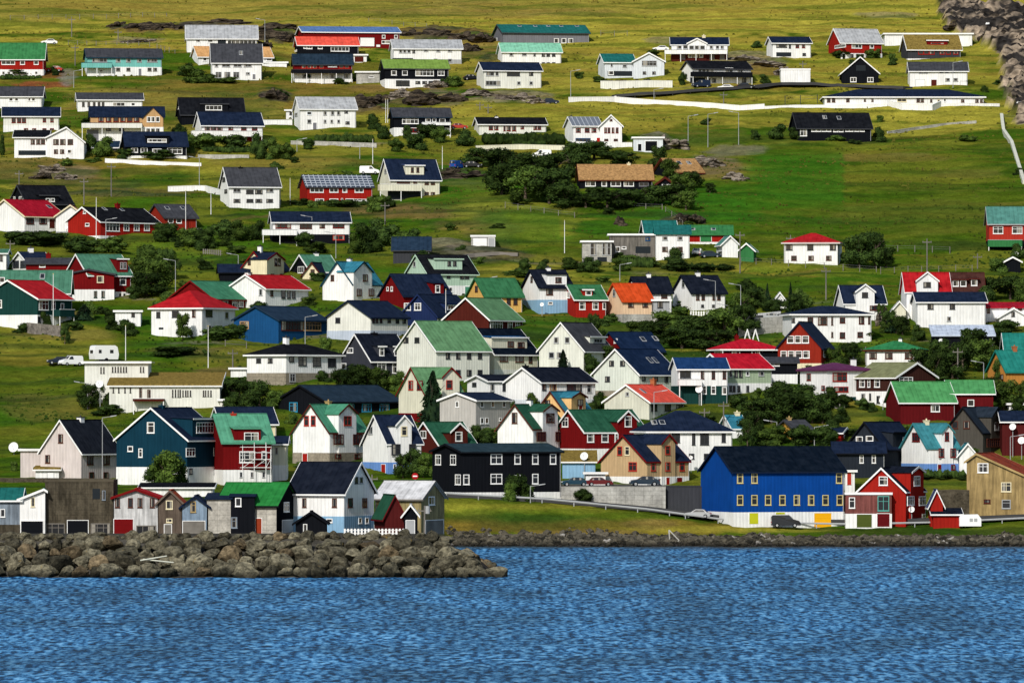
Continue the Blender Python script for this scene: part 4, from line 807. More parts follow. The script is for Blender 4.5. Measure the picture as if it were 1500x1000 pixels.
h=H('weathered yellow wooden storehouse with rusty roof at the right edge',1418,1535,1570,757,712,665,'L','oldyellow','rust',W='685,16,14:1440@white;713,15,14:1474@cream;738,13,13:1474@ltgrey;734,10,6:1446@brown',pk=.88,LD=14,tr='oldyellow',name='storehouse',cat='storehouse',group=None)
h=H('pinkish white gabled house with black roof and white chimney at lower left',57,119,170,705,661,616,'L','pinkwhite','blackroof',W='642,7,13:89@brownframe;672,7,12:70@brownframe;672,9,17:132@brownframe;672,9,17:156@brownframe;696,7,10:134@brownframe;696,7,10:155@brownframe',ch=((118,610,10),),LD=10)
H('',30,30,60,700,659,657,'L','pinkwhite','white',flat=True,into=h,G=6)
h=H('small white garage with turf roof left of the pinkish white house',52,52,86,704,688,684,'L','white','turf',mono=True,door=((74,9,692,702,'white'),),name='garage',cat='garage',group=None,G=6)
h=H('pale blue garage with turf roof behind the parked cars',824,824,872,700,676,662,'L','ltblue','turf',mono=True,name='garage',cat='garage',group=None,G=6)
h=H('white flat garage behind the dark red parked car',858,858,887,712,693,690,'L','white','brown',flat=True,name='garage',cat='garage',group=None,G=5)
# the boathouses on the quay behind the breakwater
BG = 'boathouses along the quay'
def B(label, *a, **kw):
    kw.setdefault('d',800); kw.setdefault('name','boathouse'); kw.setdefault('cat','boathouse'); kw.setdefault('group',BG)
    return H(label, *a, **kw)
B('blue grey boathouse with teal roof cut by the left edge',-30,-30,29,785,732,716,'L','bluegrey','teal',W='751,7,12:4@white',base=('oldconcrete',768),G=7)
B('white boathouse with slanting top edge and black garage opening',29,29,66,785,731,717,'R','white','teal',W='735,6,14:48@cream',pk=.96,door=((47,32,763,784,'black'),),LD=7,tr='white')
h=H('roofless old concrete building with a broken blue window',66,66,166,785,704,703,'L','oldconcrete','oldconcrete',flat=True,W='723,11,15:141@dark;725,5,14:152@bluegrey;775,28,18:81@greywood;775,28,18:147@greywood',door=((114,30,762,784,'black'),),G=9,oh=.02,tr='oldconcrete',d=801,name='old_building',cat='building',group=None)
B('weathered white boathouse with red roof and dark red garage door',167,167,231,785,728,717,'R','whiteold','redroof',W='736,7,14:172,191,205,223@brownframe;776,29,14:214@greywood',door=((181,28,760,784,'dkred'),),LD=8,tr='dkred')
B('narrow grey brown boathouse with rusty orange roof',232,232,266,785,735,719,'R','oldwood','orangerust',W='739,10,13:248@cream;762,9,6:248@cream',door=((246,10,768,784,'greywood'),),LD=8,tr='oldwood')
B('pale blue boathouse with broken roof line and wooden doors',267,267,305,785,741,727,'R','paleblue2','navy',W='742,8,16:283@oldyellow',door=((284,32,763,784,'greywood'),),LD=8,tr='navy')
B('dirty white windowless boathouse with navy roof',303,303,338,785,730,723,'L','dirtywhite','navy',mono=True,G=8,tr='navy',oh=.2)
B('black boathouse with one small white framed window',338,338,373,785,726,722,'L','black','navy',mono=True,W='735,9,13:349;765,9,16:343@bluegrey',G=8,tr='navy',oh=.15)
h=H('long low white store with dark flat roof behind the boathouses',206,206,311,727,714,708,'L','white','black',G=6,name='storehouse',cat='storehouse',group=None,mono=True)
B('boathouse with vivid green roof and black gable facing right',318,405,434,784,739,708,'R','dirtywhite','brightgreen2',gw='black',W='742,8,15:419',door=((422,18,761,783,'ltgrey'),(379,9,759,783,'rust')),LD=12,tr='black')
h=H('large white house with black roof and light blue ground floor on the quay',421,504,546,784,721,678,'R','white','black2',W='703,5,10:522@charcoal;703,5,10:529@ltgrey;736,6,13:446@brownframe;736,7,13:490@brownframe;736,7,14:513@brownframe;736,7,14:534@brownframe;762,9,6:483;762,5,9:527@white;762,5,9:537@white',ch=((431,692,8),),base=('ltblue',756),d=803)
B('low black tarred shed in front of the large white house',433,433,478,785,765,750,'R','blackwall','black',W='774,6,14:447@white',name='shed',cat='shed',LD=4,tr='black',d=795)
B('small maroon boathouse with green and maroon roof',547,564,592,782,754,726,'R','maroon2','dkgreenroof',LD=7,tr='maroon')
B('tiny black shed with white edged gable beside the tan house',592,592,611,784,752,740,'R','blackwall','ltgrey',door=((601,12,762,783,'ltgrey'),),LD=4,d=796)
B('tan boathouse with pale grey roof and white framed window',549,617,650,784,730,706,'R','tan','whiteroof',W='733,9,13:632',door=((636,26,761,783,'greywood'),),LD=10,tr='greywood',d=812)
# ------------------------------------------------------------------ plants
def leafmat(name, c, c2):
    m, nt, b = newmat(name); L = nt.links
    oi = N(nt,'ShaderNodeObjectInfo'); ge = N(nt,'ShaderNodeNewGeometry')
    n = N(nt,'ShaderNodeTexNoise'); n.inputs['Scale'].default_value = 1.1; n.inputs['Detail'].default_value = 5; L.new(ge.outputs['Position'], n.inputs['Vector'])
    f = ramp(nt, n.outputs[0], [(.35,0),(.68,1)])
    col = mixrgb(nt,'MIX',f,c,c2)
    col = mixrgb(nt,'MULTIPLY',1.0,col,ramp(nt,oi.outputs['Random'],[(0,.6),(1,1.45)]))
    L.new(col,b.inputs['Base Color']); b.inputs['Roughness'].default_value = .8; b.inputs['Specular IOR Level'].default_value = .02
    return m
ML = [leafmat('leaves_dark',(.012,.024,.007),(.046,.078,.016)), leafmat('leaves_mid',(.022,.042,.009),(.080,.125,.022)), leafmat('needles',(.005,.013,.008),(.018,.036,.014)), leafmat('leaves_brown',(.030,.018,.009),(.085,.050,.020))]
MBARK = mat('oldwood','stone')
def leaf_cloud(rng, blobs, n, size):
    """thousands of small leaf clumps through the crown's volume"""
    v = []; f = []
    tot = sum(b[3]**2 for b in blobs)
    for (cx,cy,cz,r,sz) in blobs:
        k = int(n*r*r/tot)
        for _ in range(k):
            d = Vector((rng.gauss(0,1),rng.gauss(0,1),rng.gauss(0,1))).normalized()
            rr = r*(rng.uniform(.35,1.0)**.4)*rng.uniform(.9,1.12)
            p = Vector((cx+d.x*rr, cy+d.y*rr, cz+d.z*rr*sz))
            nrm = (d+Vector((rng.gauss(0,.6),rng.gauss(0,.6),rng.gauss(0,.6)))).normalized()
            a = nrm.orthogonal().normalized(); b = nrm.cross(a); t = rng.uniform(0,6.28)
            a, b = a*math.cos(t)+b*math.sin(t), b*math.cos(t)-a*math.sin(t)
            s = size*rng.uniform(.5,1.3); i = len(v)
            v += [p-a*s, p-b*s*.55, p+a*s, p+b*s*.55]; f.append((i,i+1,i+2,i+3))
    return v, f
def core(v, f, blobs, rng, k=.72):
    bm = bmesh.new(); bmesh.ops.create_icosphere(bm, subdivisions=2, radius=1)
    for (cx,cy,cz,r,sz) in blobs:
        i = len(v)
        v += [(cx+q.co.x*r*k*rng.uniform(.85,1.1), cy+q.co.y*r*k*rng.uniform(.85,1.1), cz+q.co.z*r*sz*k*rng.uniform(.85,1.1)) for q in bm.verts]
        f += [tuple(i+w.index for w in q.verts) for q in bm.faces]
    bm.free()
def mk(name, v, f, m):
    me = bpy.data.meshes.new(name); me.from_pydata([tuple(p) for p in v],[],f); me.materials.append(m); return me
def crown_proto(seed, kind):
    rng = random.Random(seed); B_ = []
    if kind == 'bush':      # unit: 1 wide, 1 high, standing at z=0
        for _ in range(11):
            a = rng.uniform(0,6.28); r = rng.uniform(.16,.27); q = rng.uniform(0,.5-r)
            B_.append((math.cos(a)*q, math.sin(a)*q, rng.uniform(.12,.95-r), r, rng.uniform(.8,1.1)))
        n, s = 2200, .040
    elif kind == 'tree':
        for _ in range(18):
            a = rng.uniform(0,6.28); r = rng.uniform(.12,.21); z = rng.uniform(.22,.92-r*.7)
            q = rng.uniform(.05,.5-r)*(1.15-max(0,z-.45)*1.3)
            B_.append((math.cos(a)*q, math.sin(a)*q, z, r, rng.uniform(.8,1.1)))
        n, s = 2800, .034
    elif kind == 'hedge':   # 1 long in x, 1 high, .5 deep
        for k in range(34):
            r = rng.uniform(.045,.065); B_.append((-.46+k*.92/33+rng.uniform(-.01,.01), rng.uniform(-.03,.03), rng.uniform(.38,.52), r, rng.uniform(7.0,9.0)))
        n, s = 4200, .011
    v, f = leaf_cloud(rng, B_, n, s)
    core(v, f, B_, rng, .78 if kind!='tree' else .62)
    return v, f
def conifer_proto(seed):
    rng = random.Random(seed); v = []; f = []
    for k in range(30):
        z = .08+k/30*.88; R = (1-z)**.8*.5*rng.uniform(.75,1.1)
        nb = 11
        for j in range(nb):
            a = rng.uniform(0,6.28); dx, dy = math.cos(a), math.sin(a); ln = R*rng.uniform(.6,1.1)
            for t in np.linspace(.25,1,7):
                p = Vector((dx*ln*t, dy*ln*t, z-.09*t*t+rng.uniform(-.012,.012)))
                for _ in range(2):
                    w = Vector((rng.gauss(0,1),rng.gauss(0,1),rng.gauss(0,.6))).normalized()*.03*rng.uniform(.6,1.3)
                    u = Vector((dx,dy,-.3))*.035; i = len(v)
                    v += [p-u-w*.4,p+w,p+u,p-w]; f.append((i,i+1,i+2,i+3))
    i = len(v); n = 9
    v += [(math.cos(q*6.283/n)*.30,math.sin(q*6.283/n)*.30,.10) for q in range(n)]+[(0,0,.93)]
    f += [(i+q,i+(q+1)%n,i+n) for q in range(n)]
    return v, f
PROTO = {}
for kd, cnt in (('bush',5),('tree',5),('hedge',2)):
    for j in range(cnt):
        v, f = crown_proto(100+j*7+len(kd), kd)
        for mi in (0,1,3):
            PROTO[(kd,j,mi)] = mk('crown' if kd=='tree' else kd, v, f, ML[mi])
for j in range(3):
    v, f = conifer_proto(60+j); PROTO[('conifer',j,2)] = mk('crown', v, f, ML[2])
def trunk_mesh(seed):
    rng = random.Random(seed); g = MB()
    g.tube((0,0,-.06),(.01,0,.35),.035,.024); g.tube((.01,0,.35),(0,.01,.75),.024,.009)
    for _ in range(6):
        a = rng.uniform(0,6.28); z = rng.uniform(.25,.5); g.tube((0,0,z),(math.cos(a)*.3,math.sin(a)*.3,z+rng.uniform(.15,.3)),.013,.004,6)
    o = g.build('trunk', MBARK); me_ = o.data; bpy.data.objects.remove(o); return me_
TR = [trunk_mesh(k) for k in range(3)]
prng = random.Random(42)
def near_label(px, y, what):
    return what
def bush(px, y, w, h, mi=0, lab=None, grp='dark shrubs on the hillside'):
    X,D,Z = hit(px,y); s = D/F
    o = thing('shrub', lab or 'dark green leafy shrub growing among the hillside houses', 'shrub', (X,D+w*s*.3,T1(X,D+w*s*.3)-.25), grp, PROTO[('bush',prng.randrange(5),mi)])
    o.scale = (w*s*1.08, w*s*1.0, h*s*1.1+.3); o.rotation_euler = (0,0,prng.uniform(0,6.28)); return o
def tree(px, y, w, h, mi=0, lab=None, con=False, grp='trees on the hillside'):
    X,D,Z = hit(px,y); s = D/F
    if con: nm, lb, gp = 'conifer', 'dark green conifer standing among the houses', 'conifers among the houses'
    else: nm, lb, gp = 'broadleaf_tree', 'dark green rounded tree growing among the hillside houses', grp
    lb = lab or lb
    r = thing(nm, lb, 'tree', (X,D,T1(X,D)-.1), gp)
    r.scale = (w*s*1.05, w*s*1.05, h*s*1.05); r.rotation_euler = (0,0,prng.uniform(0,6.28))
    link('crown', PROTO[('conifer',prng.randrange(3),2)] if con else PROTO[('tree',prng.randrange(5),mi)], r)
    link('trunk', TR[prng.randrange(3)], r)
    return r
def hedge(xa, xb, y, h, mi=0, lab='long clipped dark hedge'):
    xm = (xa+xb)/2; X,D,Z = hit(xm,y); s = D/F
    o = thing('hedge', lab, 'hedge', (X,D+.6,T1(X,D+.6)-.2), 'garden hedges', PROTO[('hedge',prng.randrange(2),mi)])
    L_ = (xb-xa)*s; o.scale = (L_, min(L_,14), h*s*1.15+.2); return o
for a in [(285,124,52,26),(272,112,30,18),(305,124,40,14),(330,122,46,9),(455,122,26,12),(478,122,22,11),(500,124,30,8),(663,128,30,16),(650,128,20,12),(1070,122,26,10),(1000,126,16,20),(1121,124,22,14),
          (1232,88,34,12),(1276,87,26,14),(1284,86,18,14),(1308,98,18,12),(1308,92,14,14),(1260,88,16,8),(1108,72,22,10),(80,112,16,14),(20,113,60,8),(225,208,16,26),
          (135,222,30,26),(150,232,40,30),(185,234,40,14),(230,235,60,12),(275,225,26,30),(3,228,14,30),(262,205,26,24),(350,222,60,22),(300,222,70,24),(380,235,34,40),(402,236,34,34),(330,210,40,10),
          (420,236,30,26),(450,220,26,16),(545,190,26,24),(560,205,30,24),(600,205,26,20),(630,205,46,22),(612,220,40,24),(645,212,34,26),(680,215,40,24),(580,224,30,20),
          (1140,206,36,22),(1166,206,26,18),(1180,206,30,8),(1246,207,28,20),(1262,205,18,14),(1105,204,14,14),(1288,208,24,22),(1225,208,40,10),(1450,66,20,8)]:
    bush(*a, mi=prng.choice((0,0,1)))
for a in [(60,365,90,22),(30,358,60,18),(120,372,70,24),(160,372,60,24),(245,356,46,30),(275,362,50,26),(300,368,44,34),(235,350,30,18),
          (330,352,50,30),(352,355,46,32),(375,350,34,26),(345,372,40,12),(300,396,30,16),(465,372,50,16),(445,362,36,22),(425,358,30,16),
          (505,305,60,12),(548,312,40,24),(570,306,26,18),(440,302,40,10),(560,362,60,40),(540,372,50,44),(590,380,50,40),(600,372,44,36),(520,372,30,30),(620,395,40,26),
          (865,398,40,22),(910,398,34,18),(940,392,70,16),(985,396,46,20),(1000,400,60,14),(985,384,32,20),(1030,400,50,14),(1060,398,40,10),(870,372,26,14),
          (765,400,30,22),(795,398,24,18),(835,396,46,18),(860,398,40,10),(780,408,60,8),(695,258,30,10)]:
    bush(*a, mi=prng.choice((0,0,1)))
# the plantation in the middle of the hill
for a in [(700,245,60,30),(735,255,70,40),(770,262,70,44),(810,268,80,46),(845,262,60,46),(735,285,70,50),(770,295,80,54),(805,298,80,54),(830,306,70,40),(858,305,60,26),(890,307,70,30),(925,305,70,30),
          (875,290,60,18),(960,300,60,30),(985,300,56,34),(1005,306,46,28),(1000,285,46,34),(965,250,34,40),(980,262,34,34),(870,235,70,30),(905,245,70,26),(840,240,60,34),(1015,275,40,26),(1040,282,24,16),(760,300,40,20),(725,268,40,24)]:
    tree(*a, mi=prng.choice((0,0,0,1)), lab='dark bushy tree of the plantation around the turf roofed houses', grp='plantation around the turf roofed houses')
for a in [(1258,392,54,54),(1282,392,50,56),(1268,370,40,32),(1298,392,40,34),(1245,388,36,40)]: tree(*a, mi=0, lab='dark tree in the clump beside the red hip roofed villa', grp='clump beside the red hip roofed villa')
for a in [(30,488,30,14),(125,470,34,28),(68,482,20,26),(110,486,30,14),(95,505,20,34),(160,470,30,18),(185,494,40,22),(165,486,30,20),(215,435,70,40),(235,425,60,50),(205,415,50,40),(250,410,40,40),(240,450,44,20),(195,440,26,22),(215,390,60,30),
          (250,525,90,14),(320,502,60,20),(352,498,40,22),(375,497,40,12),(395,500,40,10),(340,450,20,10),(378,456,30,14),(450,450,30,14),(445,458,24,10),(462,415,34,14),
          (490,545,40,36),(475,520,26,26),(560,572,50,34),(525,575,60,44),(548,575,50,40),(500,572,40,34),(580,575,34,30),(475,560,30,16),(350,590,60,40),(380,598,50,44),(365,605,50,36),(340,600,36,24),(400,600,40,30),(325,590,30,20),
          (243,718,58,62),(226,716,42,36),(262,716,34,48),(145,590,30,36),(130,600,40,40),(165,598,30,26),(155,610,60,14),(185,705,26,16),(200,708,40,12),
          (985,480,70,30),(1020,500,80,44),(1060,498,70,50),(1090,490,50,50),(960,500,60,34),(940,490,50,20),(1000,510,80,34),(1050,515,70,36),(1085,470,40,44),(920,470,50,16),(880,480,30,12),(970,455,50,14),(1000,452,36,10),(895,472,26,12),
          (870,498,26,44),(885,535,40,32),(880,520,34,40),(865,545,36,26),(780,605,30,28),(745,600,26,16),(765,640,30,14),(875,600,24,26),(890,620,20,20),
          (1200,470,60,14),(1175,455,40,30),(1110,452,50,34),(1095,440,40,30),(1130,460,40,26),(1165,462,40,34),(1090,458,40,26),(1215,462,30,14),
          (1220,545,40,40),(1245,535,50,36),(1270,500,34,14),(1305,488,36,36),(1322,492,34,34),(1345,500,30,24),(1230,548,30,26),(1180,555,30,20),(1290,475,18,30),
          (1380,540,50,46),(1410,545,50,50),(1440,545,60,54),(1395,555,60,40),(1425,520,60,44),(1455,510,50,30),(1370,560,40,50),(1345,545,40,40),(1470,600,60,50),(1490,560,40,40),(1450,590,50,40),(1465,560,30,40),(1500,595,30,40),(1440,610,30,24),(1490,610,34,26),
          (1450,440,50,36),(1480,438,60,40),(1465,400,36,22),(1495,445,40,40),(1440,450,40,30),(1490,380,30,22),(1475,488,50,18),
          (1130,620,60,40),(1160,620,70,50),(1190,620,60,50),(1110,620,60,40),(1140,600,60,40),(1175,600,60,40),(1205,620,50,40),(1220,640,40,30),(1100,640,50,40),(1130,655,60,30),(1175,655,60,30),(1210,655,50,30),(1085,600,40,20),(1150,590,60,30),(1235,620,30,24),(1095,655,30,44),
          (1215,600,44,30),(1235,600,40,20),(1265,602,30,18),(1278,604,20,14),(1245,640,30,12),
          (605,700,36,46),(620,700,30,40),(590,700,30,40),(720,645,40,18),(735,650,34,16),(705,652,44,28),(748,655,30,20),(690,655,26,16),(758,733,46,42),(775,735,30,24),(745,735,26,30),(855,738,36,22),(905,700,16,16),
          (1355,703,34,6),(1385,703,40,8),(1410,704,30,8),(1225,565,30,16),(1205,575,30,18)]:
    (tree if a[3] > 30 else bush)(*a, mi=prng.choice((0,0,1)))
fill = random.Random(77)
def free(px, y):
    X,D,Z = hit(px,y)
    return all(math.hypot(X-hx-3,D-hy-4) > 8.5 for hx,hy in HOUSES)
HOUSES = [(o.location.x,o.location.y) for o in COL.objects if o.get('category') in ('house','building','shed','garage','barn','warehouse','school','cabin','storehouse','boathouse','hall')]
nf = 0
while nf < 110:
    px, y = fill.uniform(0,1500), fill.uniform(60,700)
    if y < 360 and fill.random() < .6: continue
    if (1080 < px < 1460 and 215 < y < 340) or (px < 200 and 490 < y < 660) or not free(px,y): continue
    bush(px, y, fill.uniform(14,34), fill.uniform(7,15)*(1.25 if y > 450 else .8), mi=fill.choice((0,0,1,1)), lab='low green shrub in the rough grass between the houses', grp='low shrubs in the rough grass'); nf += 1
tree(268,498,30,44,mi=1,lab='slender young tree before the white villa with the red hipped roof',grp=None)
tree(634,625,58,84,con=True,lab='tall dark conifer in front of the cream cross gabled house')
tree(825,545,26,34,con=True,lab='dark spruce in front of the white steep gabled house')
tree(123,470,40,26,con=True,lab='dark spreading conifer beside the dark green house')
tree(1158,462,14,50,con=True,lab='thin pointed conifer right of the white pavilion'); tree(1124,458,14,44,con=True,lab='thin pointed conifer left of the white pavilion'); tree(1303,488,30,32,con=True,lab='dark conifer below the small cream shed')
for a,l in [((460,548,211,13),'long dark hedge below the grey roofed two-storey house'),((705,828,214,19),'dark hedge before the low cream bungalow'),((296,380,225,10),'hedge on the terrace below the navy roofed house'),((0,62,118,7),'low hedge under the red bungalow with the green roof'),
            ((200,255,378,14),'hedge below the bright red house'),((150,172,598,14),'clipped hedge beside the white modern villa'),((985,1048,398,12),'hedge in front of the white cubic house'),((905,957,393,16),'hedge in front of the grey wooden wing'),((1345,1416,703,14),'dark hedge above the mossy concrete wall'),((890,985,128,10),'brown hedge on the retaining wall below the pale house'),
            ((450,545,302,8),'hedge before the solar roofed red house'),((750,800,216,10),'hedge at the right end of the white bungalow wall')]:
    hedge(*a, mi=3 if 'brown' in l else 0, lab=l)
# ------------------------------------------------------------------ walls, fences, rails that follow the ground
def line(label, name, pts, h, colr, kind='wall', th=.25, cat=None, group=None, drop=1.2, step=1.0, dd=0):
    P3 = []
    for (px,y) in pts:
        X,D,Z = hit(px,y) if y is not None else hitd(px,914.6)
        P3.append((X,D+dd,T1(X,D+dd)))
    o0 = P3[0]; seg = []
    for p,q in zip(P3,P3[1:]):
        n = max(1,int(math.dist(p[:2],q[:2])/step))
        for i in range(n): t = i/n; x = p[0]+(q[0]-p[0])*t; y_ = p[1]+(q[1]-p[1])*t; seg.append((x,y_,T1(x,y_) if kind!='wall' else p[2]+(q[2]-p[2])*t))
    seg.append(P3[-1])
    R = thing(name, label, cat or name.replace('_',' '), o0, group)
    def rel(p,dz=0,dx=0,dy=0): return (p[0]-o0[0]+dx,p[1]-o0[1]+dy,p[2]-o0[2]+dz)
    if kind == 'wall':
        g = MB(); cp = MB()
        for p,q in zip(P3,P3[1:]):
            dx,dy = q[0]-p[0],q[1]-p[1]; l = math.hypot(dx,dy); nx,ny = -dy/l*th/2,dx/l*th/2; ux,uy = dx/l*.0,dy/l*.0
            def sec(p,z): return [rel(p,z,nx,ny),rel(p,z,-nx,-ny)]
            g.hull(sec(p,-drop)+sec(p,h)[::-1], sec(q,-drop)+sec(q,h)[::-1])
            k = 1.25; 
            def sc2(p,z): return [rel(p,z,nx*k,ny*k),rel(p,z,-nx*k,-ny*k)]
            cp.hull(sc2(p,h+.003)+sc2(p,h+.09)[::-1], sc2(q,h+.003)+sc2(q,h+.09)[::-1])
        g.build('wall_body', mat(colr,'stone' if colr in ('oldconcrete','gravel','grey') else 'wall'), R); cp.build('coping', mat(colr,'plain'), R)
    elif kind == 'post':
        g = MB(); w_ = MB(); acc = 0; last = None
        for i,p in enumerate(seg):
            if i % 3 == 0:
                g = MB(); g.box(p[0]-o0[0]-.06,p[0]-o0[0]+.06,p[1]-o0[1]-.06,p[1]-o0[1]+.06,p[2]-o0[2]-.3,p[2]-o0[2]+h); g.build('post', mat(colr,'trim'), R)
                if last is not None:
                    for k in (.9,.55): w_.tube(rel(last,h*k),rel(p,h*k),.015,n=4)
                last = p
        w_.build('wire', mat('grey','plain'), R)
    elif kind == 'picket':
        g = MB(); w_ = MB()
        for i,(p,q) in enumerate(zip(seg,seg[1:])):
            for t in (0,.33,.66):
                x = p[0]+(q[0]-p[0])*t-o0[0]; y_ = p[1]+(q[1]-p[1])*t-o0[1]; z = p[2]+(q[2]-p[2])*t-o0[2]; g.box(x-.11,x+.11,y_-.02,y_+.02,z-.1,z+h)
            for k in (.25,.75): w_.tube(rel(p,h*k,0,.05),rel(q,h*k,0,.05),.04,n=4)
        g.build('pickets', mat(colr,'trim'), R); w_.build('rail', mat(colr,'trim'), R)
    elif kind == 'guard':
        w_ = MB()
        for i,(p,q) in enumerate(zip(seg,seg[1:])):
            w_.hull([rel(p,h-.24),rel(p,h-.12,0,-.05),rel(p,h),rel(p,h,0,.04),rel(p,h-.24,0,.04)],[rel(q,h-.24),rel(q,h-.12,0,-.05),rel(q,h),rel(q,h,0,.04),rel(q,h-.24,0,.04)])
            if i % 4 == 0: g = MB(); x,y_,z = rel(p); g.box(x-.06,x+.06,y_+.05,y_+.16,z-.3,z+h-.05); g.build('post', mat('ltgrey','plain'), R)
        w_.build('rail', mat('ltgrey' if colr!='white' else 'white','plain'), R)
    return R
line('long white wall along the upper road, left part','boundary_wall',[(833,150),(900,149),(960,154),(1040,158),(1085,162),(1120,160)],.95,'white')
line('white wall below the school, right part with its deep middle','boundary_wall',[(1120,160),(1165,158),(1230,158),(1300,157)],.45,'white')
line('tall white retaining wall under the middle of the school','retaining_wall',[(1300,156),(1322,162),(1365,163),(1378,157)],1.2,'white')
line('white wall at the right end of the school','boundary_wall',[(1378,157),(1420,156),(1464,157)],.55,'white')
line('white guard rail climbing beside the upper road','guard_rail',[(900,146),(960,142),(1030,137),(1080,133),(1130,129)],.7,'white','guard')
line('white fence below the navy roofed black house','boundary_wall',[(154,239),(200,241),(250,244),(295,245)],.75,'white')
line('white railing of the ramp beside the white house with the dark grey roof','ramp_wall',[(246,280),(285,279),(300,279),(327,286)],.8,'white')
line('white fence between the navy roofed and the grey roofed house','boundary_wall',[(385,182),(428,182)],.75,'white')
line('cream wall below the dark hedge of the low bungalow','retaining_wall',[(697,222),(760,220),(833,222)],1.0,'cream2')
line('pale concrete wall under the long dark hedge','retaining_wall',[(426,212),(470,213),(552,216)],.7,'concrete')
line('low concrete wall under the shrubs left of the post','retaining_wall',[(290,231),(365,232)],.5,'concrete')
line('beige retaining wall with brown shrubs below the pale house','retaining_wall',[(880,130),(908,130),(950,129),(985,130)],1.5,'offw')
line('white wall below the red roofed turf house','boundary_wall',[(384,98),(420,99)],.7,'white')
line('white balcony wall at the foot of the solar roofed house','boundary_wall',[(836,214),(880,217),(926,216)],.9,'white')
line('white wall beside the car on the upper road','boundary_wall',[(1062,471),(1083,470),(1143,464)],.8,'white')
line('grey ramp wall below the wide white house','retaining_wall',[(1082,492),(1110,488),(1150,486)],2.4,'concrete')
def terrace(px0,px1,d0,d1,ytop,colr,lab):
    x0,x1 = (px0-750)/F*d0,(px1-750)/F*d0; zt = CH+(HZ-ytop)*d0/F
    r = thing('retaining_wall',lab,'retaining wall',(x0,d0,zt-3)); g = MB(); g.box(0,x1-x0,0,.35,-3,2.99); g.build('wall_body', mat(colr,'wall'), r)
    g = MB(); g.box(-.04,x1-x0+.04,-.06,.42,2.992,3.08); g.build('coping', mat(colr,'plain'), r)
    g = MB(); g.box(x0,x1,d0+.36,d1,zt-4,zt-.02); g.build('terrace', mat('asphalt','stone'), None, kind='structure'); return zt
TZ = terrace(822,975,921.5,952,713,'concrete','pale concrete retaining wall under the parked cars by the shore')
terrace(976,1033,922.5,940,713,'charcoal','dark retaining wall between the pale wall and the blue warehouse')
line('mossy concrete wall behind the red boathouse','retaining_wall',[(1372,757),(1395,757),(1420,757)],3.6,'oldconcrete')
line('stone wall on top of the bank behind the old concrete building','retaining_wall',[(-30,705),(20,706),(66,706),(160,707)],.5,'oldconcrete')
line('dry stone wall under the dark green house','stone_wall',[(40,487),(62,489),(89,492)],1.5,'gravel')
line('curving dry stone wall across the green meadow','stone_wall',[(1300,196),(1340,190),(1385,184),(1430,180)],.35,'concrete')
line('thin pale stone wall running down at the right edge','stone_wall',[(1467,172),(1470,195),(1482,212),(1492,245),(1500,270)],.7,'offw3',th=.5)
line('pale stone wall below the turf roofed villa','stone_wall',[(540,160),(580,162),(640,166)],.3,'gravel')
line('steel guard rail along the shore road, left part','guard_rail',[(q,None) for q in range(654,1010,35)],.75,'ltgrey','guard')
line('steel guard rail along the shore road before the blue warehouse','guard_rail',[(q,None) for q in range(1004,1370,36)],.75,'ltgrey','guard')
line('steel guard rail climbing at the right end of the shore','guard_rail',[(q,None) for q in range(1372,1600,36)],.75,'ltgrey','guard')
line('white low picket fence before the maroon boathouse','picket_fence',[(505,783),(550,783),(596,783)],.7,'white','picket')
line('dark wooden garden fence beside the turquoise roofed house','garden_fence',[(474,428),(500,430),(522,432)],1.5,'greywood','picket')
line('white picket fence before the black roofed white house','picket_fence',[(1012,463),(1035,463),(1062,461)],.8,'white','picket')
line('picket fence on the slope behind the white box shed','picket_fence',[(298,372),(326,374)],.9,'greywood','picket')
for i,(pts,lab) in enumerate([([(1085,387),(1130,389),(1180,392),(1235,396),(1300,400)],'post fence along the foot of the green meadow'),([(1290,368),(1340,369),(1400,371)],'post fence in the meadow left of the grey green roof'),([(1290,400),(1350,399),(1400,397),(1440,398)],'post fence above the bright red roof'),
        ([(895,305),(930,306),(970,308)],'post fence below the plantation'),([(975,312),(990,322),(1000,332)],'short post fence above the green barn roof'),([(740,305),(790,312),(825,318),(850,320)],'post fence beside the plantation on the green slope'),
        ([(15,30),(90,29),(150,28),(250,26)],'post fence on the upper hill above the cliff'),([(880,52),(900,53),(925,53)],'short post fence right of the long grey barn'),([(330,508),(350,510),(372,512)],'post fence below the white villa wall'),([(230,72),(245,76),(262,84)],'green post fence behind the turquoise house'),
        ([(1470,176),(1500,178),(1540,180)],'post fence at the top right of the meadow'),([(540,34),(580,38),(625,42)],'post fence above the dark red barn'),([(100,66),(150,68),(230,70)],'post fence behind the turquoise house on the left')]):
    line(lab,'post_fence',pts,1.1,'greywood','post')
line('metal mesh fence beside the school','mesh_fence',[(1150,153),(1180,152),(1206,151)],1.8,'slate','post')
line('metal mesh fence at the right end of the school','mesh_fence',[(1440,152),(1452,153),(1464,154)],1.8,'slate','post')
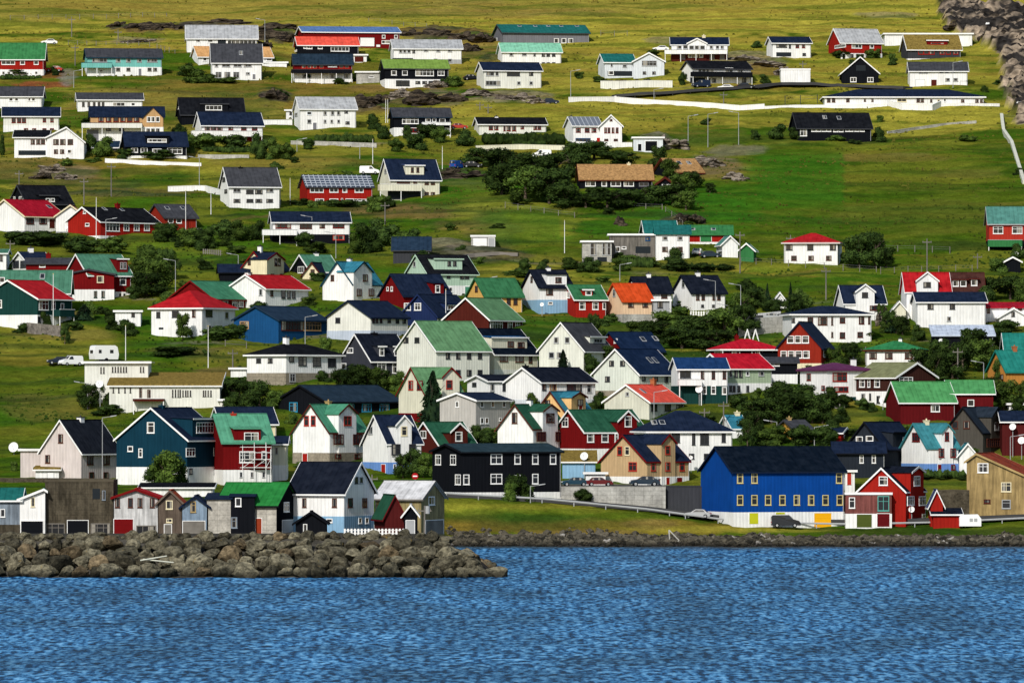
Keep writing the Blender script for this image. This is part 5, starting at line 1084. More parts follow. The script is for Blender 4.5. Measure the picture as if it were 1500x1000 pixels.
# ------------------------------------------------------------------ poles and lamps
def pole(px, yb, yt, kind='lamp', arm=1, lab=None, d=None):
    X,D,Z = hit(px,yb) if d is None else hitd(px,d); s = D/F; h = (yb-yt)*s
    if kind == 'lamp':
        r = thing('street_lamp', lab or 'grey street lamp on the hillside', 'street lamp', (X,D,Z), 'street lamps on the hillside')
        g = MB(); g.tube((0,0,-.5),(0,0,h),.07,.045,8); g.tube((0,0,h),(arm*1.2,-.3,h+.18),.04,.035,6); g.build('pole', mat('ltgrey','plain'), r)
        g = MB(); a = Vector((arm*1.15,-.28,h+.12)); b_ = Vector((arm*2.0,-.45,h+.28)); g.hull([a+Vector((0,-.14,0)),a+Vector((0,.14,0)),a+Vector((0,.1,.14)),a+Vector((0,-.1,.14))],[b_+Vector((0,-.1,0)),b_+Vector((0,.1,0)),b_+Vector((0,.07,.1)),b_+Vector((0,-.07,.1))]); g.build('lamp_head', mat('ltgrey','plain'), r)
    elif kind == 'flag':
        r = thing('flagpole', lab or 'white flagpole beside a house', 'flagpole', (X,D,Z), 'white flagpoles')
        g = MB(); g.tube((0,0,-.5),(0,0,h),.07,.04,8); g.build('pole', mat('white','plain'), r)
        g = MB(); g.tube((0,0,h),(0,0,h+.12),.10,.07,8); g.build('knob', mat('yframe','plain'), r)
    else:
        r = thing('utility_pole', lab or 'wooden utility pole on the hillside', 'utility pole', (X,D,Z), 'wooden utility poles')
        g = MB(); g.tube((0,0,-.5),(0,0,h),.13,.09,8); g.build('pole', mat('greywood','plain'), r)
        g = MB(); g.box(-.8,.8,-.05,.05,h-.7,h-.55); 
        for q in (-.7,0,.7): g.tube((q,0,h-.55),(q,0,h-.35),.05,.04,6)
        g.build('crossarm', mat('greywood','plain'), r)
    return r
LP = [(105,55,25,'u',1),(110,97,66,'u',1),(108,128,105,'l',1),(173,60,44,'u',1),(388,68,30,'l',-1),(1082,212,166,'l',-1),(1037,216,168,'l',1),(1008,208,171,'l',1),(836,148,105,'l',1),(958,146,132,'l',1),(1060,158,135,'u',1),(648,250,215,'f',1),
 (703,162,150,'u',1),(715,168,154,'u',1),(565,180,146,'f',1),(568,180,146,'f',1),(1176,105,90,'u',1),(1396,130,92,'l',1),(28,272,250,'u',1),(123,302,262,'u',1),(163,288,240,'u',1),(292,272,232,'l',-1),(272,338,280,'f',1),(141,352,290,'f',1),(155,366,322,'l',1),(425,300,262,'f',1),(435,222,205,'l',1),
 (527,234,212,'l',-1),(546,240,205,'f',1),(309,314,276,'f',1),(457,358,318,'l',-1),(492,378,342,'l',-1),(564,330,297,'u',1),(827,372,324,'f',1),(784,250,232,'u',1),(15,370,352,'u',1),(257,432,382,'l',-1),(349,398,374,'l',-1),(447,505,465,'l',1),(305,538,478,'f',1),(184,528,478,'f',1),(128,600,562,'l',-1),(341,545,512,'u',1),
 (78,485,402,'f',1),(653,475,425,'f',1),(1048,462,412,'l',-1),(1085,478,418,'l',-1),(1068,465,448,'l',-1),(1210,438,392,'u',1),(1358,408,350,'u',1),(1432,395,372,'u',1),(1403,556,510,'u',1),(1441,560,532,'l',-1),(1138,650,618,'l',-1),(1193,652,626,'l',1),(1158,372,345,'u',1),(1176,375,352,'u',1),(1084,400,340,'u',1),
 (1089,766,705,'l',1),(777,736,712,'l',1),(150,704,612,'l',1),(958,620,575,'l',1),(1032,635,598,'u',1),(1230,605,592,'u',1),(1060,640,588,'u',1),(1480,706,640,'l',1),(545,712,695,'u',1),(908,412,388,'l',1),(711,440,408,'l',1),(1440,600,570,'u',1),(1268,530,508,'u',1)]
for px,yb,yt,kd,arm in LP:
    pole(px,yb,yt,{'l':'lamp','f':'flag','u':'util'}[kd],arm)
r = pole(622,785,716,'util',1,'dark wooden utility pole with transformer on the quay',d=796)
g = MB(); g.tube((.35,0,4.6),(.35,0,5.5),.26,.26,10); g.build('transformer', mat('ltgrey','plain'), r)
# round no-entry sign
X,D,Z = hitd(608,872); r = thing('road_sign','round red no-entry sign with white bar','road sign',(X,D,Z))
zt = CH+(HZ-697)*D/F-Z
g = MB(); g.tube((0,0,-.3),(0,0,zt),.04,.04,6); g.build('pole', mat('ltgrey','plain'), r)
g = MB(); g.tube((0,-.05,zt),(0,-.09,zt),.42,.42,20); g.build('disc', mat('redroof','plain'), r)
g = MB(); g.box(-.28,.28,-.105,-.092,zt-.08,zt+.08); g.build('bar', mat('white','plain'), r)
# satellite dishes stand clear of walls on short masts
def dish(px, y, rpx, ybase, dx=-.3, d=None):
    X,D,Z = hit(px,ybase) if d is None else hitd(px,d)
    D -= .9; Z = T1(X,D); s = D/F; zc = CH+(HZ-y)*s-Z; R_ = rpx*s; zc = max(zc, R_+.2)
    r = thing('satellite_dish','white round satellite dish standing in front of a house','satellite dish',(X,D,Z),'white satellite dishes')
    g = MB(); g.tube((0,.15,-.3),(0,.15,zc),.05,.05,6); g.build('mast', mat('ltgrey','plain'), r)
    v = []; f = []; nd = Vector((dx,-.9,.25)).normalized(); a = nd.orthogonal().normalized(); b_ = nd.cross(a)
    for i in range(5):
        for j in range(20):
            q = R_*(i+1)/5; t = j*math.pi/10; v.append(Vector((0,0,zc))+(a*math.cos(t)+b_*math.sin(t))*q+nd*(q*q/R_*.28))
    v.append(Vector((0,0,zc))); c0 = len(v)-1
    f += [(c0,j,(j+1)%20) for j in range(20)]+[(i*20+j,i*20+20+j,i*20+20+(j+1)%20,i*20+(j+1)%20) for i in range(4) for j in range(20)]
    me_ = bpy.data.meshes.new('reflector'); me_.from_pydata([tuple(q) for q in v],[],f); me_.materials.append(mat('white','plain')); link('reflector', me_, r)
    g = MB(); g.tube(Vector((0,0,zc-R_*.9)),Vector((0,0,zc))+nd*R_*.9,.02,.02,5); g.tube(Vector((0,0,zc))+nd*R_*.85,Vector((0,0,zc))+nd*R_*1.0,.06,.06,6); g.build('feed_arm', mat('ltgrey','plain'), r)
for a in [(21,655,7.5,665),(147,562,6,600),(853,649,5,672),(856,668,6,700),(1024,570,5.5,592),(1020,549,5,585),(1335,746,4.6,768),(1293,586,5.5,600),(1483,625,5,668),(1496,645,5.5,672),(98,333,2.6,345),(794,446,3,460),(428,162,2,176),(1358,459,3,465),(1378,500,4,512),(1488,372,3.5,378),(1012,670,3,692),(411,270,2,300)]:
    dish(*a)
# ------------------------------------------------------------------ cars
def car(px, y, lpx, colr, rot=0, kind='car', lab='', d=None, n=None, zy=None):
    X,D,Z = hit(px,y) if d is None else hitd(px,d)
    if zy: Z = CH+(HZ-zy)*D/F
    elif D < 1100: Z += .2
    L_ = {'car':4.3,'van':4.6,'bigvan':5.0,'truck':6.0}[kind]; W_ = 1.75
    r = thing(n or {'car':'parked_car','van':'parked_van','bigvan':'parked_van','truck':'truck'}[kind], lab, {'car':'car','van':'van','bigvan':'van','truck':'truck'}[kind], (X,D,Z+.05), None)
    r.rotation_euler = (0,0,math.radians(rot))
    k = lpx*D/F/L_; k = min(1.15,max(.85,k)); r.scale = (k,k,k)
    if kind == 'car': prof = [(-2.1,.3),(-2.12,.75),(-1.95,.92),(-1.55,.98),(-1.05,1.40),(.25,1.42),(.95,.98),(1.85,.85),(2.12,.62),(2.12,.3)]; win = [(-1.35,1.0),(-.98,1.33),(.2,1.35),(.75,1.0)]
    elif kind == 'truck': prof = [(-2.9,.5),(-2.9,2.7),(1.1,2.7),(1.15,2.1),(2.0,2.05),(2.6,1.3),(2.75,1.15),(2.8,.5)]; win = [(1.25,1.3),(1.3,1.9),(1.9,1.9),(2.35,1.3)]
    else: prof = [(-2.2,.3),(-2.25,1.6),(-2.1,1.85),(.5,1.88),(1.15,1.25),(2.0,1.0),(2.25,.7),(2.25,.3)]; win = [(-.1,1.2),(-.05,1.72),(.45,1.72),(.95,1.2)]
    g = MB()
    n_ = len(prof)
    def ring(yy, sh, ins): return [(x*(1-ins*(z>1.0)*.03), yy*(1-sh*max(0,z-.9)*.28), z) for x,z in prof]
    g.hull(ring(-W_/2,1,1), ring(W_/2,1,1))
    g.build('body', mat(colr,'paint'), r)
    for sgn in (-1,1):
        g = MB()
        def wp(x,z,o): return (x, sgn*(W_/2*(1-max(0,z-.9)*.28)+o), z)
        g.hull([wp(x,z,.002) for x,z in win],[wp(x,z,.012) for x,z in win]); g.build('side_window', mat('glassdk','pane'), r)
    if kind == 'car': ws = [((.32,1.37),(.90,1.02)),((-1.12,1.34),(-1.50,1.02))]
    elif kind == 'truck': ws = [((2.02,2.0),(2.55,1.36))]
    else: ws = [((.55,1.80),(1.12,1.30)),((-2.17,1.7),(-2.26,1.2))]
    for (xa,za),(xb,zb) in ws:
        g = MB(); sg = 1 if xb > 0 else -1; hw = W_/2*.78
        g.hull([(xa+sg*.03,-hw*.9,za),(xa+sg*.03,hw*.9,za),(xb+sg*.03,hw,zb),(xb+sg*.03,-hw,zb)],[(xa+sg*.06,-hw*.9,za+.02),(xa+sg*.06,hw*.9,za+.02),(xb+sg*.06,hw,zb+.02),(xb+sg*.06,-hw,zb+.02)]); g.build('windscreen' if sg>0 else 'rear_window', mat('glassdk','pane'), r)
    e_ = prof[-1][0]
    for sgn in (-1,1):
        g = MB(); g.box(e_-.06,e_+.03,sgn*.62-.16,sgn*.62+.16,.62,.76); g.build('headlight', mat('pbluewhite','paint'), r)
        g = MB(); g.box(prof[0][0]-.04,prof[0][0]+.05,sgn*.66-.12,sgn*.66+.12,.68,.88); g.build('tail_light', mat('redroof','paint'), r)
        for wx_ in ((-1.35,1.35) if kind!='truck' else (-1.8,1.9)):
            g = MB(); g.tube((wx_,sgn*(W_/2-.2),.32),(wx_,sgn*(W_/2+.02),.32),.33,.33,16); w = g.build('wheel', mat('black','plain'), r)
            g = MB(); g.tube((wx_,sgn*(W_/2+.02),.32),(wx_,sgn*(W_/2+.035),.32),.19,.19,12); g.build('rim', mat('ltgrey','plain'), w)
    g = MB(); g.box(e_-.02,e_+.04,-.7,.7,.34,.48); g.box(prof[0][0]-.04,prof[0][0]+.02,-.7,.7,.34,.48); g.build('bumper', mat('charcoal','plain'), r)
    return r
car(72,66,17,'white',185,lab='white car beside the green roofed red bungalow')
car(80,106,14,'redlt',170,lab='red car under the carport by the green roofed bungalow')
car(691,118,14,'black',10,lab='dark car left of the cream two-storey house')
car(806,153,24,'navy',5,lab='dark car on the upper road beside the brown slope')
car(672,190,17,'redlt',5,lab='bright red car left of the low cream bungalow')
car(749,76,17,'white',0,lab='white car behind the mint roofed house') if False else None
car(968,76,17,'white',180,lab='white car left of the navy roofed gabled house')
car(1027,129,18,'navy',200,'van',lab='dark blue van before the long black and white house')
car(1063,133,18,'white',175,lab='white car on the upper road below the black roof')
car(1092,131,20,'black',5,lab='dark car right of the white car on the upper road')
car(1262+7,131,20,'white',0,lab='white car beside the road right of the A-frame cabin') if False else None
car(541,256,26,'white',0,'van',lab='white van above the dark red solar roofed house')
car(670,248,14,'royal',60,'van',lab='blue van parked beside the flagpole')
car(692,246,22,'black',0,lab='black car right of the blue van')
car(793,232,20,'white',190,'van',lab='white van at the edge of the plantation')
car(1022,375,13,'white',80,lab='white car on the lawn between the cubic house and the shed')
car(1040,378,16,'slate',10,lab='grey car right of the white car on the lawn')
car(86,536,24,'navy',190,lab='dark blue car half behind the white van on the grassy slope')
car(104,538,32,'white',215,'van',lab='white van parked on the grassy slope at lower left')
car(1127,470,26,'ltgrey',180,lab='silver car on the upper road behind the white wall')
zc = hitd(877,938)
car(842,714,36,'tealdark',185,d=924,zy=712.2,lab='dark teal car left of the dark red car on the concrete terrace')
car(878,714,38,'maroon',5,d=924,zy=712.2,lab='dark red car on the concrete terrace by the shore')
car(944,714,44,'slate',185,d=924,zy=712.2,lab='dark grey car in front of the beige cross gabled house')
car(1022,762,34,'ltgrey',170,lab='silver car passing left of the blue warehouse')
car(1151,775,48,'black',0,'bigvan',lab='black van in front of the blue warehouse')
# terrace slab the three cars stand on is the road behind the concrete wall
# caravan
X,D,Z = hit(152,532); r = thing('caravan','white caravan parked on the flat roof side of the white modern villa','caravan',(X,D,Z+.1)); r.rotation_euler = (0,0,math.radians(28))
g = MB(); prof = [(-2.0,.45),(-2.1,1.3),(-1.9,2.5),(-1.6,2.65),(1.5,2.65),(1.9,2.4),(2.15,1.2),(2.0,.45)]; g.hull([(x,-1.05,z) for x,z in prof],[(x,1.05,z) for x,z in prof]); g.build('body', mat('white','paint'), r)
for x,w_ in ((-1.1,.5),(.9,.6)): 
    g = MB(); g.box(x-w_/2,x+w_/2,-1.065,-1.052,1.4,1.95); g.build('window', mat('glassdk','pane'), r)
g = MB(); g.box(-2.14,-2.10,-.5,.5,1.4,1.9); g.build('window', mat('glassdk','pane'), r)
g = MB(); g.tube((0,-1.08,.35),(0,-.85,.35),.33,.33,14); g.build('wheel', mat('black','plain'), r)
g = MB(); g.tube((0,1.08,.35),(0,.85,.35),.33,.33,14); g.build('wheel', mat('black','plain'), r)
# white covered camper by the right shore
X,D,Z = hit(1421,772); r = thing('caravan','low white camper body standing by the shore road','caravan',(X,D,Z+.1))
g = MB(); prof = [(-1.5,.0),(-1.5,1.2),(-1.3,1.55),(1.0,1.6),(1.45,1.0),(1.45,.0)]; g.hull([(x,-.9,z) for x,z in prof],[(x,.9,z) for x,z in prof]); g.build('body', mat('white','paint'), r)
for x in (.1,.7): g = MB(); g.box(x-.22,x+.22,-.915,-.902,.6,1.05); g.build('window', mat('ltgrey','trim'), r)
# ------------------------------------------------------------------ scaffolding on the red house
X,D,Z = hit(362,709); D -= 1.2; Z = T1(X,D); r = thing('scaffolding','white tube scaffolding in front of the dark red house','scaffolding',(X,D,Z)); s = D/F
g = MB(); pk = MB()
xs = [(q-362)*s for q in (349,356,373,390,397)]
tops = [657,647,647,647,657]
for xx,tp in zip(xs,tops):
    for dy in (0,.9): g.tube((xx,dy,-.2),(xx,dy,(709-tp)*s),.045,n=6)
for yy in (654,662,672,684):
    for dy in (0,.9): g.tube((xs[0],dy,(709-yy)*s),(xs[-1],dy,(709-yy)*s),.04,n=6)
for xx,x2 in zip(xs,xs[1:]): g.tube((xx,0,(709-684)*s),(x2,0,(709-672)*s),.03,n=6)
g.build('tubes', mat('white','plain'), r)
for yy in (684,672): pk.box(xs[0],xs[-1],.05,.85,(709-yy)*s+.02,(709-yy)*s+.08)
pk.build('planks', mat('greywood','plain'), r)
# swing frames
for px,y in ((1095,500),(1107,500)):
    X,D,Z = hit(px,y); r = thing('swing_frame','white A-shaped swing frame on the lawn above the crimson roof','swing',(X,D,Z),'white A-shaped frames')
    g = MB()
    for dy in (0,2.2): g.tube((-.55,dy,-.1),(0,dy,1.9),.07,n=6); g.tube((.55,dy,-.1),(0,dy,1.9),.07,n=6)
    g.tube((0,0,1.9),(0,2.2,1.9),.06,n=6); g.build('frame', mat('white','plain'), r)
# wooden frame lying on the shore
X,D,Z = hit(985,794); r = thing('wooden_frame','bleached wooden triangle frame leaning on the shore stones','driftwood',(X,D,Z)); g = MB()
g.tube((-.35,0,-.1),(-.45,.2,1.6),.09,n=6); g.tube((-.45,.2,1.6),(.9,0,.2),.08,n=6); g.tube((-.35,0,0),(.9,0,.1),.07,n=6); g.build('beam', mat('concrete','plain'), r)
# ------------------------------------------------------------------ breakwater boulders
MR = []
for nm, c1_, c2_ in (('boulder_grey',(.024,.022,.015),(.165,.148,.100)),('boulder_brown',(.034,.026,.015),(.16,.122,.072)),('boulder_dark',(.014,.014,.010),(.105,.095,.064))):
    m, nt, b = newmat(nm); L = nt.links; tc = N(nt,'ShaderNodeTexCoord'); ge = N(nt,'ShaderNodeNewGeometry'); oi = N(nt,'ShaderNodeObjectInfo')
    def nn(sc,src,det=6):
        n = N(nt,'ShaderNodeTexNoise'); n.inputs['Scale'].default_value = sc; n.inputs['Detail'].default_value = det; n.inputs['Roughness'].default_value = .7; L.new(src, n.inputs['Vector']); return n.outputs[0]
    a = nn(2.2,ge.outputs['Position']); col = mixrgb(nt,'MIX',ramp(nt,a,[(.36,0),(.66,1)]),c1_,c2_)
    col = mixrgb(nt,'MULTIPLY',1.0,col,ramp(nt,oi.outputs['Random'],[(0,.5),(1,1.65)]))
    sn = N(nt,'ShaderNodeSeparateXYZ'); L.new(ge.outputs['Normal'], sn.inputs[0]); col = mixrgb(nt,'MULTIPLY',1.0,col,ramp(nt,sn.outputs[2],[(0,.7),(.8,1.25)]))  # sunlit tops and dimmer sides painted into the colour by slope
    col = mixrgb(nt,'MIX',ramp(nt,nn(1.3,ge.outputs['Position'],3),[(.66,0),(.74,.8)]),col,(.20,.13,.03))
    sx = N(nt,'ShaderNodeSeparateXYZ'); L.new(ge.outputs['Position'], sx.inputs[0])
    wet = ramp(nt, sx.outputs[2], [(.25,.22),(.95,1.0)]); col = mixrgb(nt,'MULTIPLY',1.0,col,wet)
    L.new(col,b.inputs['Base Color']); b.inputs['Roughness'].default_value = .9; b.inputs['Specular IOR Level'].default_value = .08
    bp = N(nt,'ShaderNodeBump'); bp.inputs['Strength'].default_value = .9; bp.inputs['Distance'].default_value = .12; L.new(nn(5,ge.outputs['Position']), bp.inputs['Height']); L.new(bp.outputs[0], b.inputs['Normal'])
    MR.append(m)
def rock_mesh(seed, sub=3, rough=.16):
    rng = random.Random(seed); bm = bmesh.new(); bmesh.ops.create_icosphere(bm, subdivisions=sub, radius=1)
    pl = [(Vector((rng.gauss(0,1),rng.gauss(0,1),rng.gauss(0,1))).normalized(), rng.uniform(.55,.88)) for _ in range(12)]
    off = Vector((seed*3.1,seed*1.7,0))
    for v in bm.verts:
        p = v.co.copy()
        for nrm, dd in pl:
            q = p.dot(nrm)
            if q > dd: p -= nrm*(q-dd)*.92
        p += v.co*mnoise.fractal(v.co*1.8+off,1,2,3)*rough; v.co = p
    me_ = bpy.data.meshes.new('boulder'); bm.to_mesh(me_); bm.free(); return me_
RK = []
for k in range(14):
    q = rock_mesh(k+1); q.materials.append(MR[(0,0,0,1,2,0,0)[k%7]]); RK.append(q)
rr = random.Random(5)
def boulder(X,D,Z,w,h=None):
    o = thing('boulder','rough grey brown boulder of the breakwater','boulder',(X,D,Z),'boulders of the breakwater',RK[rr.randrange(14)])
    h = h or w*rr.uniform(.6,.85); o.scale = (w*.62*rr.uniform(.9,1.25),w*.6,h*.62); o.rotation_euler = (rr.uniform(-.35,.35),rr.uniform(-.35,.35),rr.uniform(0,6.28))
rows = [(746.8,.4,2.1,845),(748.8,1.35,2.1,0),(750.8,2.35,2.0,0),(753.0,3.3,1.85,0),(756.5,4.1,1.5,0)]
nb = 0
for ri,(D0,z0,w0,_) in enumerate(rows):
    xend = [736,720,708,694,660][ri]
    px = -14+rr.uniform(0,10)
    while px < xend:
        w = w0*rr.uniform(.7,1.4); 
        t = sm((px-640)/95.) if px > 640 else 0
        Z = z0*(1-t*.45)+rr.uniform(-.15,.15)
        if px > 640 and ri >= 3: Z -= (px-640)*.015
        if px > 715: Z = min(Z,.3); w *= .8
        boulder((px-750)/F*D0, D0+rr.uniform(-.5,.5), Z, w); nb += 1
        px += w*.90*F/D0
print('boulders', nb)
for _ in range(45):     # small stones between the crest and the quay, and the far side of the head
    px = rr.uniform(-10,690); D0 = rr.uniform(758,763); boulder((px-750)/F*D0, D0, (4.0 if px < 640 else 3.0)+rr.uniform(-.2,.1), rr.uniform(.5,1.0))
for _ in range(20):
    px = rr.uniform(655,722); D0 = rr.uniform(757,768); boulder((px-750)/F*D0, D0, rr.uniform(.5,2.6)*(1-(px-655)/90), rr.uniform(1.2,1.8))
# low dark rock at the tip
o = thing('boulder','low dark wedge shaped rock at the tip of the breakwater','boulder',((728-750)/F*748,747.5,.0),None,RK[4]); o.scale = (1.5,1.2,.8)
for (px,y,l,rz_,ry) in ((225,817,3.0,.2,-.16),(232,821,3.4,-.1,.10)):
    D0 = 746.5; o = thing('driftwood','bleached driftwood pole lying on the breakwater boulders','driftwood',((px-750)/F*D0,D0,CH+(HZ-y)*D0/F),'driftwood poles on the breakwater')
    g = MB(); g.tube((-l/2,0,0),(l/2,0,0),.08,.06,8); g.build('pole', mat('offw3','plain'), o); o.rotation_euler = (0,ry,rz_)
# ------------------------------------------------------------------ stones along the shore (uncountable)
g = MB(); v = []; f = []
rs = [rock_mesh(40+k,1,.1) for k in range(6)]
rv = [([tuple(q.co) for q in m_.vertices],[tuple(p.vertices) for p in m_.polygons]) for m_ in rs]
for m_ in rs: bpy.data.meshes.remove(m_)
for k in range(5200):
    px = rr.uniform(655,1540); lim_ = 903.2+5.5*float(fbm(px/40.,3.3,3)); D0 = 899+(lim_-899)*rr.random()**.8+rr.uniform(0,1.2)*(rr.random()<.25)
    X = (px-750)/F*D0; Z = T1(X,D0); s_ = rr.uniform(.12,.42)*(1.0 if rr.random()<.8 else 2.0); vs, fs = rv[rr.randrange(6)]; a = rr.uniform(0,6.28); c_, s2 = math.cos(a), math.sin(a); i = len(v)
    v += [(X+(p[0]*c_-p[1]*s2)*s_, D0+(p[0]*s2+p[1]*c_)*s_, Z+p[2]*s_*.7+.02) for p in vs]; f += [tuple(i+j for j in q) for q in fs]
me_ = bpy.data.meshes.new('shore_stones'); me_.from_pydata(v,[],f); me_.materials.append(MR[2].copy())
m = me_.materials[0]; m.name = 'shore_stone'; nt = m.node_tree; L = nt.links; b = nt.nodes['Principled BSDF']
ge = N(nt,'ShaderNodeNewGeometry'); vo = N(nt,'ShaderNodeTexVoronoi'); vo.inputs['Scale'].default_value = 1.3; L.new(ge.outputs['Position'], vo.inputs['Vector'])
sx = N(nt,'ShaderNodeSeparateXYZ'); L.new(vo.outputs['Color'], sx.inputs[0]); sz = N(nt,'ShaderNodeSeparateXYZ'); L.new(ge.outputs['Position'], sz.inputs[0])
col = mixrgb(nt,'MIX',ramp(nt,sx.outputs[0],[(0,0),(1,1)]),(.018,.017,.013),(.13,.115,.085)); col = mixrgb(nt,'MIX',ramp(nt,sx.outputs[1],[(.982,0),(.988,1)]),col,(.35,.33,.30))
col = mixrgb(nt,'MULTIPLY',1.0,col,ramp(nt,sz.outputs[2],[(.15,.18),(.75,1.0)])); L.new(col,b.inputs['Base Color'])
o = link('shore_stones', me_); o['kind'] = 'stuff'; o['label'] = 'small dark stones along the far shore line'; o['category'] = 'stones'
# loose rocks and outcrops on the hill
MO = []
for nm,c1_,c2_ in (('outcrop_pale',(.045,.036,.028),(.33,.28,.225)),('outcrop_dark',(.018,.015,.013),(.10,.078,.055))):
    m, nt, b = newmat(nm); L = nt.links; ge = N(nt,'ShaderNodeNewGeometry')
    n = N(nt,'ShaderNodeTexNoise'); n.inputs['Scale'].default_value = .9; n.inputs['Detail'].default_value = 7; n.inputs['Roughness'].default_value = .75; mp = N(nt,'ShaderNodeMapping'); mp.inputs['Scale'].default_value = (.35,.35,2.6); L.new(ge.outputs['Position'],mp.inputs[0]); L.new(mp.outputs[0], n.inputs['Vector'])
    L.new(mixrgb(nt,'MIX',ramp(nt,n.outputs[0],[(.44,0),(.58,1)]),c1_,c2_),b.inputs['Base Color']); b.inputs['Roughness'].default_value = .95; b.inputs['Specular IOR Level'].default_value = 0
    bp = N(nt,'ShaderNodeBump'); bp.inputs['Strength'].default_value = 1; bp.inputs['Distance'].default_value = .4; L.new(n.outputs[0],bp.inputs['Height']); L.new(bp.outputs[0],b.inputs['Normal']); MO.append(m)
OK_ = {}
for k in range(6):
    for j in (0,1):
        q = rock_mesh(70+k,4,.55); q.name = 'rock_outcrop'; q.materials.append(MO[j]); OK_[(k,j)] = q
def outcrop(px,y,w,h,j,lab=None):
    X,D,Z = hit(px,y); s = D/F
    o = thing('rock_outcrop', lab or ('pale weathered rock outcrop on the hillside' if j==0 else 'dark rock outcrop breaking through the grass'),'rock outcrop',(X,D,Z), 'pale rock outcrops' if j==0 else 'dark rock outcrops', OK_[(rr.randrange(6),j)])
    o.scale = (w*s/2*1.2, rr.uniform(1.5,3), h*s*1.15); o.rotation_euler = (0,0,rr.uniform(-.2,.2))
for a in [(172,40,26,8,1),(195,44,34,10,1),(225,46,36,11,1),(250,44,30,10,1),(395,58,44,16,1),(420,62,30,12,1),(390,70,20,10,1),(410,44,60,8,1),(340,34,60,5,1),(600,54,40,9,1),(640,54,50,10,1),(680,58,40,10,1),(705,62,30,12,1),(690,76,30,10,1),(205,62,50,5,0),
          (1396,46,22,12,1),(1424,52,22,12,0),(1448,62,24,14,1),(1474,62,26,14,1),(1494,64,22,14,1),(1404,16,20,6,0),(1450,30,24,7,1),(1478,90,16,8,0),(1494,104,18,9,1),(1480,122,14,7,0),(1496,140,16,9,0),(1486,166,16,9,1),(1500,176,18,10,1),
          (1035,243,40,12,0),(990,216,36,12,0),(970,212,26,12,0),(1080,262,30,8,0),(1090,90,40,8,0),(1120,98,44,8,0),(1145,108,20,10,0),(1000,325,26,10,1),(1020,326,20,10,1),(910,330,16,10,1),
          (590,145,40,14,0),(620,152,50,16,1),(660,150,36,12,1),(555,152,30,14,1),(400,148,30,16,1),(535,158,40,16,1),(700,140,40,8,0),(760,148,60,10,0),(790,152,30,8,0),(690,262,70,10,1),(660,256,30,10,1),(1300,480,14,24,1),(1290,476,14,18,0),(1310,484,18,20,1),
          (80,252,36,10,0),(96,262,30,8,0),(60,262,30,8,1),(640,128,30,10,0)]:
    outcrop(*a)
# waterfall in the ravine
for (px,y,w,h) in ((1446,54,5,18),(1492,168,7,16)):
    X,D,Z = hit(px,y); s = D/F; g = MB(); rg_ = random.Random(px)
    o = thing('waterfall','thin white waterfall in the rocky ravine at upper right','waterfall',(X,D-1.8,Z+.4),'small waterfalls in the ravine')
    for k in range(5):
        x = (k-2)*w*s/5; g.hull([(x-.12,0,-.6),(x+.14,0,-.6),(x+.14,.15,-.6),(x-.12,.15,-.6)],[(x-.02+rg_.uniform(-.3,.3),.8,h*s*rg_.uniform(.7,1.0)),(x+.10,.8,h*s),(x+.1,.95,h*s),(x-.05,.95,h*s*.9)])
    g.build('stream', mat('white','plain'), o)
# ------------------------------------------------------------------ roads draped on the slope
def road(pts, w, colr, name='road'):
    P3 = [(hit(px,y) if y is not None else hitd(px,918.5))[:2] for px,y in pts]; c_ = []
    for p,q in zip(P3,P3[1:]):
        n = max(2,int(math.dist(p,q)/1.0)); c_ += [(p[0]+(q[0]-p[0])*i/n,p[1]+(q[1]-p[1])*i/n) for i in range(n)]
    c_.append(P3[-1]); g = MB(); rows_ = []
    for i,p in enumerate(c_):
        a = c_[max(0,i-3)]; b_ = c_[min(len(c_)-1,i+3)]; dx,dy = b_[0]-a[0],b_[1]-a[1]; l = math.hypot(dx,dy) or 1; nx,ny = -dy/l,dx/l
        zz = max(T1(p[0]+nx*k*w/2,p[1]+ny*k*w/2) for k in (-1,0,1))+.3
        rows_.append([(p[0]+nx*k*w/2,p[1]+ny*k*w/2,zz if abs(k)<.99 else zz-.0) for k in (-1,1)])
    for a,b_ in zip(rows_,rows_[1:]):
        g.hull([a[0],a[1],(a[1][0],a[1][1],a[1][2]-.6),(a[0][0],a[0][1],a[0][2]-.6)],[b_[0],b_[1],(b_[1][0],b_[1][1],b_[1][2]-.6),(b_[0][0],b_[0][1],b_[0][2]-.6)])
    g.build(name, mat(colr,'plain'), None, kind='structure')
road([(900,144),(960,140),(1030,135),(1080,131),(1140,127),(1230,127),(1330,130)],4,'asphalt')
road([(q,None) for q in range(655,1660,40)],4.5,'asphalt')
road([(1040,468),(1085,469),(1140,466),(1170,462)],4,'asphalt')
road([(650,382),(690,376),(730,374),(760,376)],3,'gravel','path')
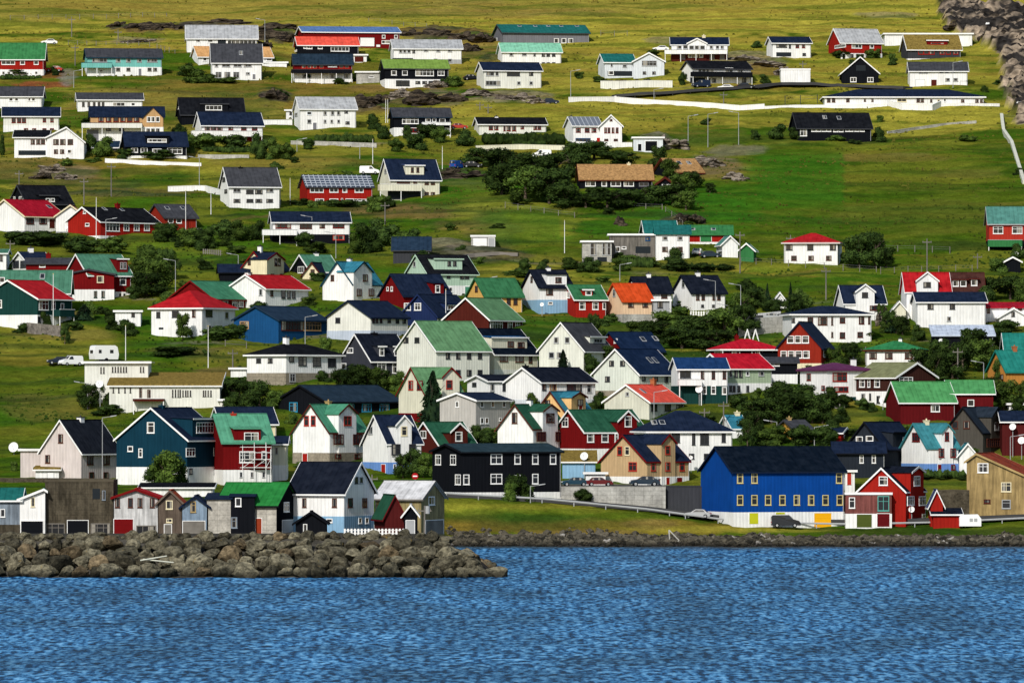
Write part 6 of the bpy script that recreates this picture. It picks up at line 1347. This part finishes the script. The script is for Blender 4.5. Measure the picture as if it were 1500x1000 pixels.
# ------------------------------------------------------------------ rough grass: tufts scattered over the open slopes (uncountable)
tv = []; tf = []; tc_ = []
tr_ = random.Random(9)
A_ = np.random.RandomState(5)
pxs = A_.uniform(-60,1560,26000); ys = A_.uniform(-40,640,26000)
dgrid = np.arange(905,1720,4.0)
def inv(pxv,yv):
    # depth for a whole batch by table look-up along each column
    return np.interp(-yv, -np.array([p[0] for p in UP[:9]],float), np.array([p[1] for p in UP[:9]],float))
ds = inv(pxs,ys); Xs = (pxs-750)/F*ds; zs = ter(Xs,ds)
keep = fbm(Xs/11,ds/9,3) > .47
for X,D,Z in zip(Xs[keep],ds[keep],zs[keep]):
    s_ = tr_.uniform(.18,.42); i = len(tv)
    for q in range(2):
        a = tr_.uniform(0,3.14); dx,dy = math.cos(a)*s_,math.sin(a)*s_; i = len(tv)
        tv += [(X-dx,D-dy,Z-.1),(X+dx,D+dy,Z-.1),(X+dx*.6,D+dy*.6,Z+s_*.5),(X-dx*.4,D-dy*.4,Z+s_*.65)]; tf.append((i,i+1,i+2,i+3))
me_ = bpy.data.meshes.new('grass_tufts'); me_.from_pydata(tv,[],tf)
m, nt, b = newmat('tuft_grass'); L = nt.links; ge = N(nt,'ShaderNodeNewGeometry'); n = N(nt,'ShaderNodeTexNoise'); n.inputs['Scale'].default_value = .09; n.inputs['Detail'].default_value = 6; L.new(ge.outputs['Position'], n.inputs['Vector'])
sx = N(nt,'ShaderNodeSeparateXYZ'); L.new(ge.outputs['Position'], sx.inputs[0]); mr = N(nt,'ShaderNodeMapRange'); mr.inputs[1].default_value = 40; mr.inputs[2].default_value = 105; L.new(sx.outputs[2], mr.inputs[0])
lowc = mixrgb(nt,'MIX',ramp(nt,n.outputs[0],[(.35,0),(.65,1)]),(.022,.050,.008),(.060,.085,.012)); hic = mixrgb(nt,'MIX',ramp(nt,n.outputs[0],[(.35,0),(.65,1)]),(.085,.095,.012),(.19,.15,.03))
L.new(mixrgb(nt,'MIX',mr.outputs[0],lowc,hic), b.inputs['Base Color']); b.inputs['Roughness'].default_value = 1
b.inputs['Specular IOR Level'].default_value = 0
me_.materials.append(m); o = link('grass_tufts', me_); o['kind'] = 'stuff'; o['label'] = 'rough grass tufts over the hillside'; o['category'] = 'grass'
# ------------------------------------------------------------------ light, sky, camera
w = bpy.data.worlds.new('World'); scene.world = w; w.use_nodes = True; nt = w.node_tree
bg = nt.nodes['Background']; sky = nt.nodes.new('ShaderNodeTexSky'); sky.sky_type = 'NISHITA'; sky.sun_disc = False
to_sun = Vector((-.30,-.82,.60)).normalized()
el = math.asin(to_sun.z); sky.sun_elevation = el; sky.sun_rotation = math.atan2(to_sun.x,to_sun.y)
sky.air_density = 1.3; sky.dust_density = 1.2; sky.ozone_density = 1.5
nt.links.new(sky.outputs[0], bg.inputs[0]); bg.inputs[1].default_value = .10
sl = bpy.data.lights.new('sun','SUN'); sl.energy = 3.7; sl.angle = math.radians(2.5); sl.color = (1.0,.955,.88)
so = bpy.data.objects.new('sun', sl); COL.objects.link(so); so.rotation_euler = (-to_sun).to_track_quat('-Z','Y').to_euler(); so.location = (0,800,300)
cam = bpy.data.cameras.new('camera'); cam.sensor_width = 36; cam.lens = 36*F/1500; cam.clip_start = 5; cam.clip_end = 12000
cam.shift_y = -(500-HZ)/1500*-1
co = bpy.data.objects.new('camera', cam); COL.objects.link(co); co.location = (0,0,CH); co.rotation_euler = (math.pi/2,0,0)
cam.shift_y = (HZ-500)/1500
scene.camera = co
scene.view_settings.view_transform = 'Standard'; scene.view_settings.look = 'None'; scene.view_settings.exposure = 0
